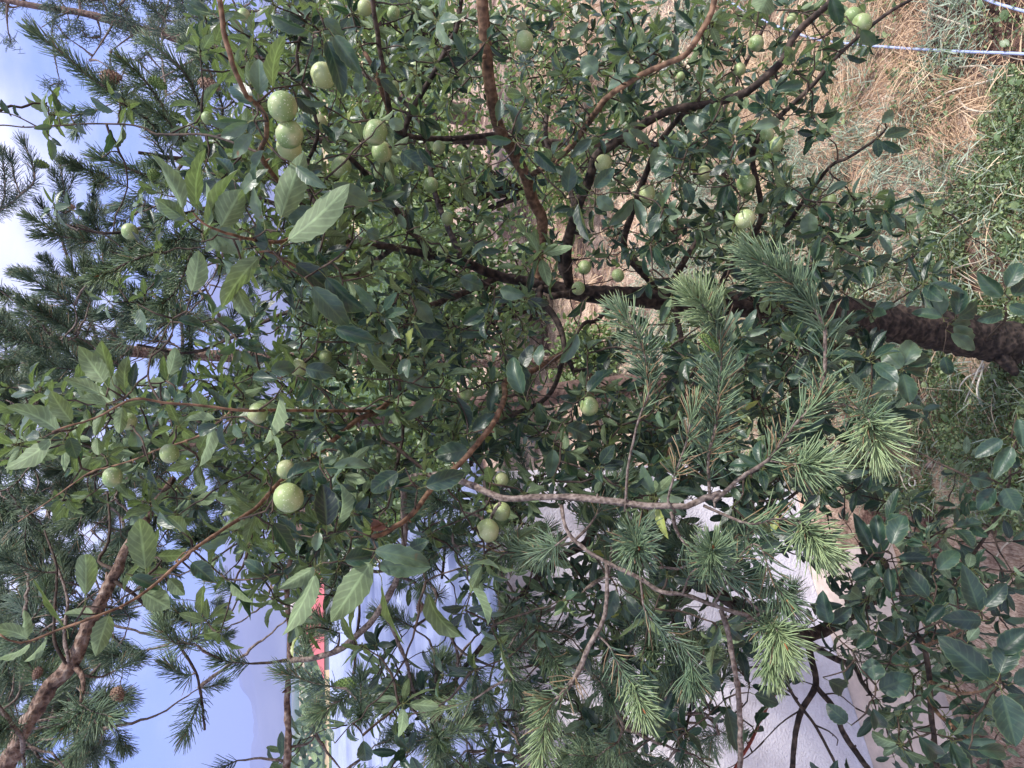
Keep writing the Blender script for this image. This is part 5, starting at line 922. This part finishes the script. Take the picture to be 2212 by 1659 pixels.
# young pine reaching up behind the upper left of the apple crown
bs = P(1000, 250, 3.4); bs = np.array([bs[0] + .1, bs[1] + .2, 0.])
N3 = Pine('pine_tree', 'slender pine with dense upright shoots and brown cones rising from behind the apple crown', 'pine tree', bs)
mb = MB(); q, r = spline(np.array([bs - [0, 0, .1], P(800, 300, 3.2), P(620, 330, 3.0), P(430, 345, 2.7), P(300, 330, 2.5)]), [.028, .016, .013, .01, .006], .03); tube(mb, q, r, 12, .1); put(mb, 'trunk', M['dark_twig'], N3.root); N3.reg(q)
for pts, w, dn, tn_ in [
    ([(430, 345, 2.7), (330, 270, 2.3), (240, 202, 2.0), (200, 177, 1.95), (160, 147, 1.9), (120, 113, 1.88), (80, 83, 1.85)], 8, 2300, .45), ([(390, 300, 2.5), (345, 215, 2.2), (313, 170, 2.1), (277, 137, 2.05)], 6, 2000, .5), ([(450, 320, 2.7), (430, 230, 2.3), (400, 163, 2.15), (350, 117, 2.1), (323, 97, 2.1)], 7, 2000, .45),
    ([(400, 345, 2.6), (360, 395, 2.3), (317, 380, 2.1), (283, 367, 2.05), (233, 347, 2.0)], 8, 2200, .5), ([(440, 340, 2.7), (393, 300, 2.3), (360, 260, 2.15), (320, 233, 2.1)], 7, 2300, .5), ([(620, 330, 3.0), (520, 450, 2.4), (400, 530, 1.95), (340, 548, 1.85), (300, 560, 1.8), (253, 583, 1.75), (220, 593, 1.7)], 9, 2300, .55),
    ([(420, 525, 2.0), (395, 600, 1.9), (375, 640, 1.85), (353, 660, 1.8)], 6, 2400, .55), ([(430, 520, 2.0), (400, 515, 1.9), (375, 520, 1.85)], 6, 2600, .35), ([(500, 420, 2.6), (400, 400, 2.4), (340, 360, 2.3)], 6, 2200, .4), ([(450, 345, 2.7), (480, 250, 2.5), (470, 200, 2.4), (440, 130, 2.3)], 6, 1500, .35)]:
    N3.spray(pts, w, .062, dn * .8, tn_ + .08, .25, .75, .02, .0011)
GU = {0: "0001", 1: "00232", 2: "001443", 3: "00264410", 4: "00123331", 5: "001233210", 6: "000122211"}
needle_mass(N3, GU, 4.2, lambda x, y: (2.3, 3.2), .12, .06, 1100, .38, .0011, .5, (-.1, -.1, .9))
for x, y, d, ln, wd, an_, mt, lb in [(240, 168, 2.0, 46, 34, 10, 'cone_brown', 'brown cone on the topmost dark shoot'), (342, 180, 2.1, 46, 26, 30, 'cone_green', 'green cone between the brown cones'), (453, 184, 2.1, 52, 28, 20, 'cone_brown', 'brown cone beside the dark apple limb'), (332, 377, 2.05, 26, 26, 20, 'cone_green', 'pale young cone at the end of a twig'), (385, 255, 2.2, 44, 24, 20, 'cone_green', None)]: make_cone(N3.root, x, y, d, ln, wd, an_, mt, lb)
N3.finish()

# pine whose twigs stand against the bright sky at the upper left
b5 = P(900, 780, 6.0); b5[2] = 0
N5 = Pine('pine_tree', 'sparse pine with thin dark twigs against the bright sky, left of the apple shoot', 'pine tree', b5)
mb = MB(); q, r = spline(np.array([b5 - [0, 0, .1], P(500, 770, 5.6), P(150, 740, 4.9), P(-90, 680, 4.3), P(-160, 560, 3.8), P(-120, 460, 3.5)]), [.06, .045, .04, .03, .025, .012], .05); tube(mb, q, r, 12, .1); put(mb, 'trunk', M['pine_bark'], N5.root); N5.reg(q)
for pts, w in [([(-100, 490, 3.6), (0, 453, 3.4), (43, 417, 3.2), (70, 390, 3.1), (70, 363, 3.1), (60, 330, 3.1), (50, 310, 3.1)], 5), ([(160, 600, 4.6), (150, 520, 4.0), (143, 480, 3.6), (143, 440, 3.3), (140, 400, 3.2), (132, 355, 3.2)], 4), ([(0, 453, 3.4), (10, 420, 3.3), (8, 370, 3.2), (5, 340, 3.2)], 4), ([(43, 417, 3.2), (30, 380, 3.2), (25, 350, 3.2)], 4), ([(141, 420, 3.25), (155, 395, 3.2), (160, 370, 3.2)], 3), ([(150, 520, 3.8), (110, 470, 3.5), (90, 440, 3.4)], 4), ([(180, 620, 4.6), (180, 530, 4.0), (190, 470, 3.7), (200, 420, 3.5)], 4)]:
    N5.spray(pts, w, .07, 900, .12, .25, .75, .02, .0012)
make_cone(N5.root, 90, 355, 3.15, 34, 20, 10, 'cone_green', 'dark cone on the thin twig against the sky'); make_cone(N5.root, 154, 446, 3.2, 22, 13, 10, 'cone_brown')
N5.finish()

# far tall pine in the corner
b4 = P(1000, 250, 11.5); b4[2] = float(gz(b4[0], b4[1]))
N4 = Pine('pine_tree', 'far tall pine with a bare leaning reddish trunk in the upper corner of the sky', 'pine tree', b4)
mb = MB(); q, r = spline(np.array([b4, P(700, 180, 11.2), P(420, 92, 11), P(347, 70, 11), (P(293, 63, 11)), P(247, 47, 11), P(173, 27, 11), P(43, 7, 11), P(-120, -30, 11)]), [.17, .12, .09, .075, .065, .065, .05, .045, .02], .1); tube(mb, q, r, 12, .12); put(mb, 'trunk', M['far_bark'], N4.root); N4.reg(q)
for pts in ([(293, 63, 11), (270, 30, 11), (250, 0, 11), (240, -60, 11)], [(247, 47, 11), (215, 100, 10.6), (195, 130, 10.4)], [(160, 20, 11), (120, 40, 10.8), (90, 60, 10.6)], [(347, 70, 11), (360, 20, 11), (380, -40, 11)], [(300, 65, 11), (240, 110, 10.8)], [(173, 27, 11), (170, -40, 11)]): N4.limb(pts, 5, 2, M['pine_twig'], 'branch', 6)
G4 = {0: "254543200", 1: "0124332", -1: "135554432"}
pt = grid(G4, 24); c = np.array([P(x, y, rng.uniform(10, 12)) for x, y in pt]); N4.link(c, .012, .006, .05)
for k in range(len(c)):
    n = 60; a = nrm(rng.normal(0, 1, (n, 3)) + [0, 0, .5]); needles(N4.needle, c[k] + rng.normal(0, .05, (n, 3)), a, rng.uniform(.08, .16, n), .0045, rng.normal(0, .1, n), np.zeros(n), np.clip(rng.normal(.35, .15, n), 0, 1))
N4.finish('needle_far')

for T_, l1 in ((A, 'apple_leaf'), (B_, 'dark_leaf')):
    T_.leaf.absorb(T_.far, M[l1]); T_.leaf.absorb(T_.twig, M['dark_twig']); put(T_.leaf, 'crown', M[l1], T_.root)
# a curled dead leaf caught on the orange limb
mb = MB(); leaves(mb, np.array([P(835, 1140, 1.24), P(830, 1132, 1.24)]), np.array([P(795, 1128, 1.24) - P(835, 1140, 1.24), P(800, 1142, 1.24) - P(830, 1132, 1.24)]), np.array([-Fv, Uv]), np.array([.035, .03]), np.array([.03, .02]), np.array([1.2, .8]), np.array([.9, .6]), np.array([.2, .3]), petiole=.2)
tag(mb.build('dead_leaf', M['dead_leaf'] if 'dead_leaf' in M else plain('dead_leaf', (.14, .06, .035), .8, .3, 80)), 'brown curled dead leaf caught on the orange brown apple twig', 'leaf')
# windfall apples
for x, y, lb in ((1965, 342, 'small yellowish fallen apple on the straw, the one highest under the crown'), (2035, 333, 'small yellow fallen apple in the straw beside the green weeds'), (2067, 352, 'yellow green fallen apple lying at the edge of the green weeds')):
    g = G(x, y); d = (g - C0) @ Fv
    make_apple(None, x - 6, y, 8, d, lb); 
    o = [o for o in SC.objects if o.name.startswith('apple') and o.parent is None and 'category' not in o and o.type == 'MESH'][-1]; tag(o, lb, 'apple', 'fallen apples')
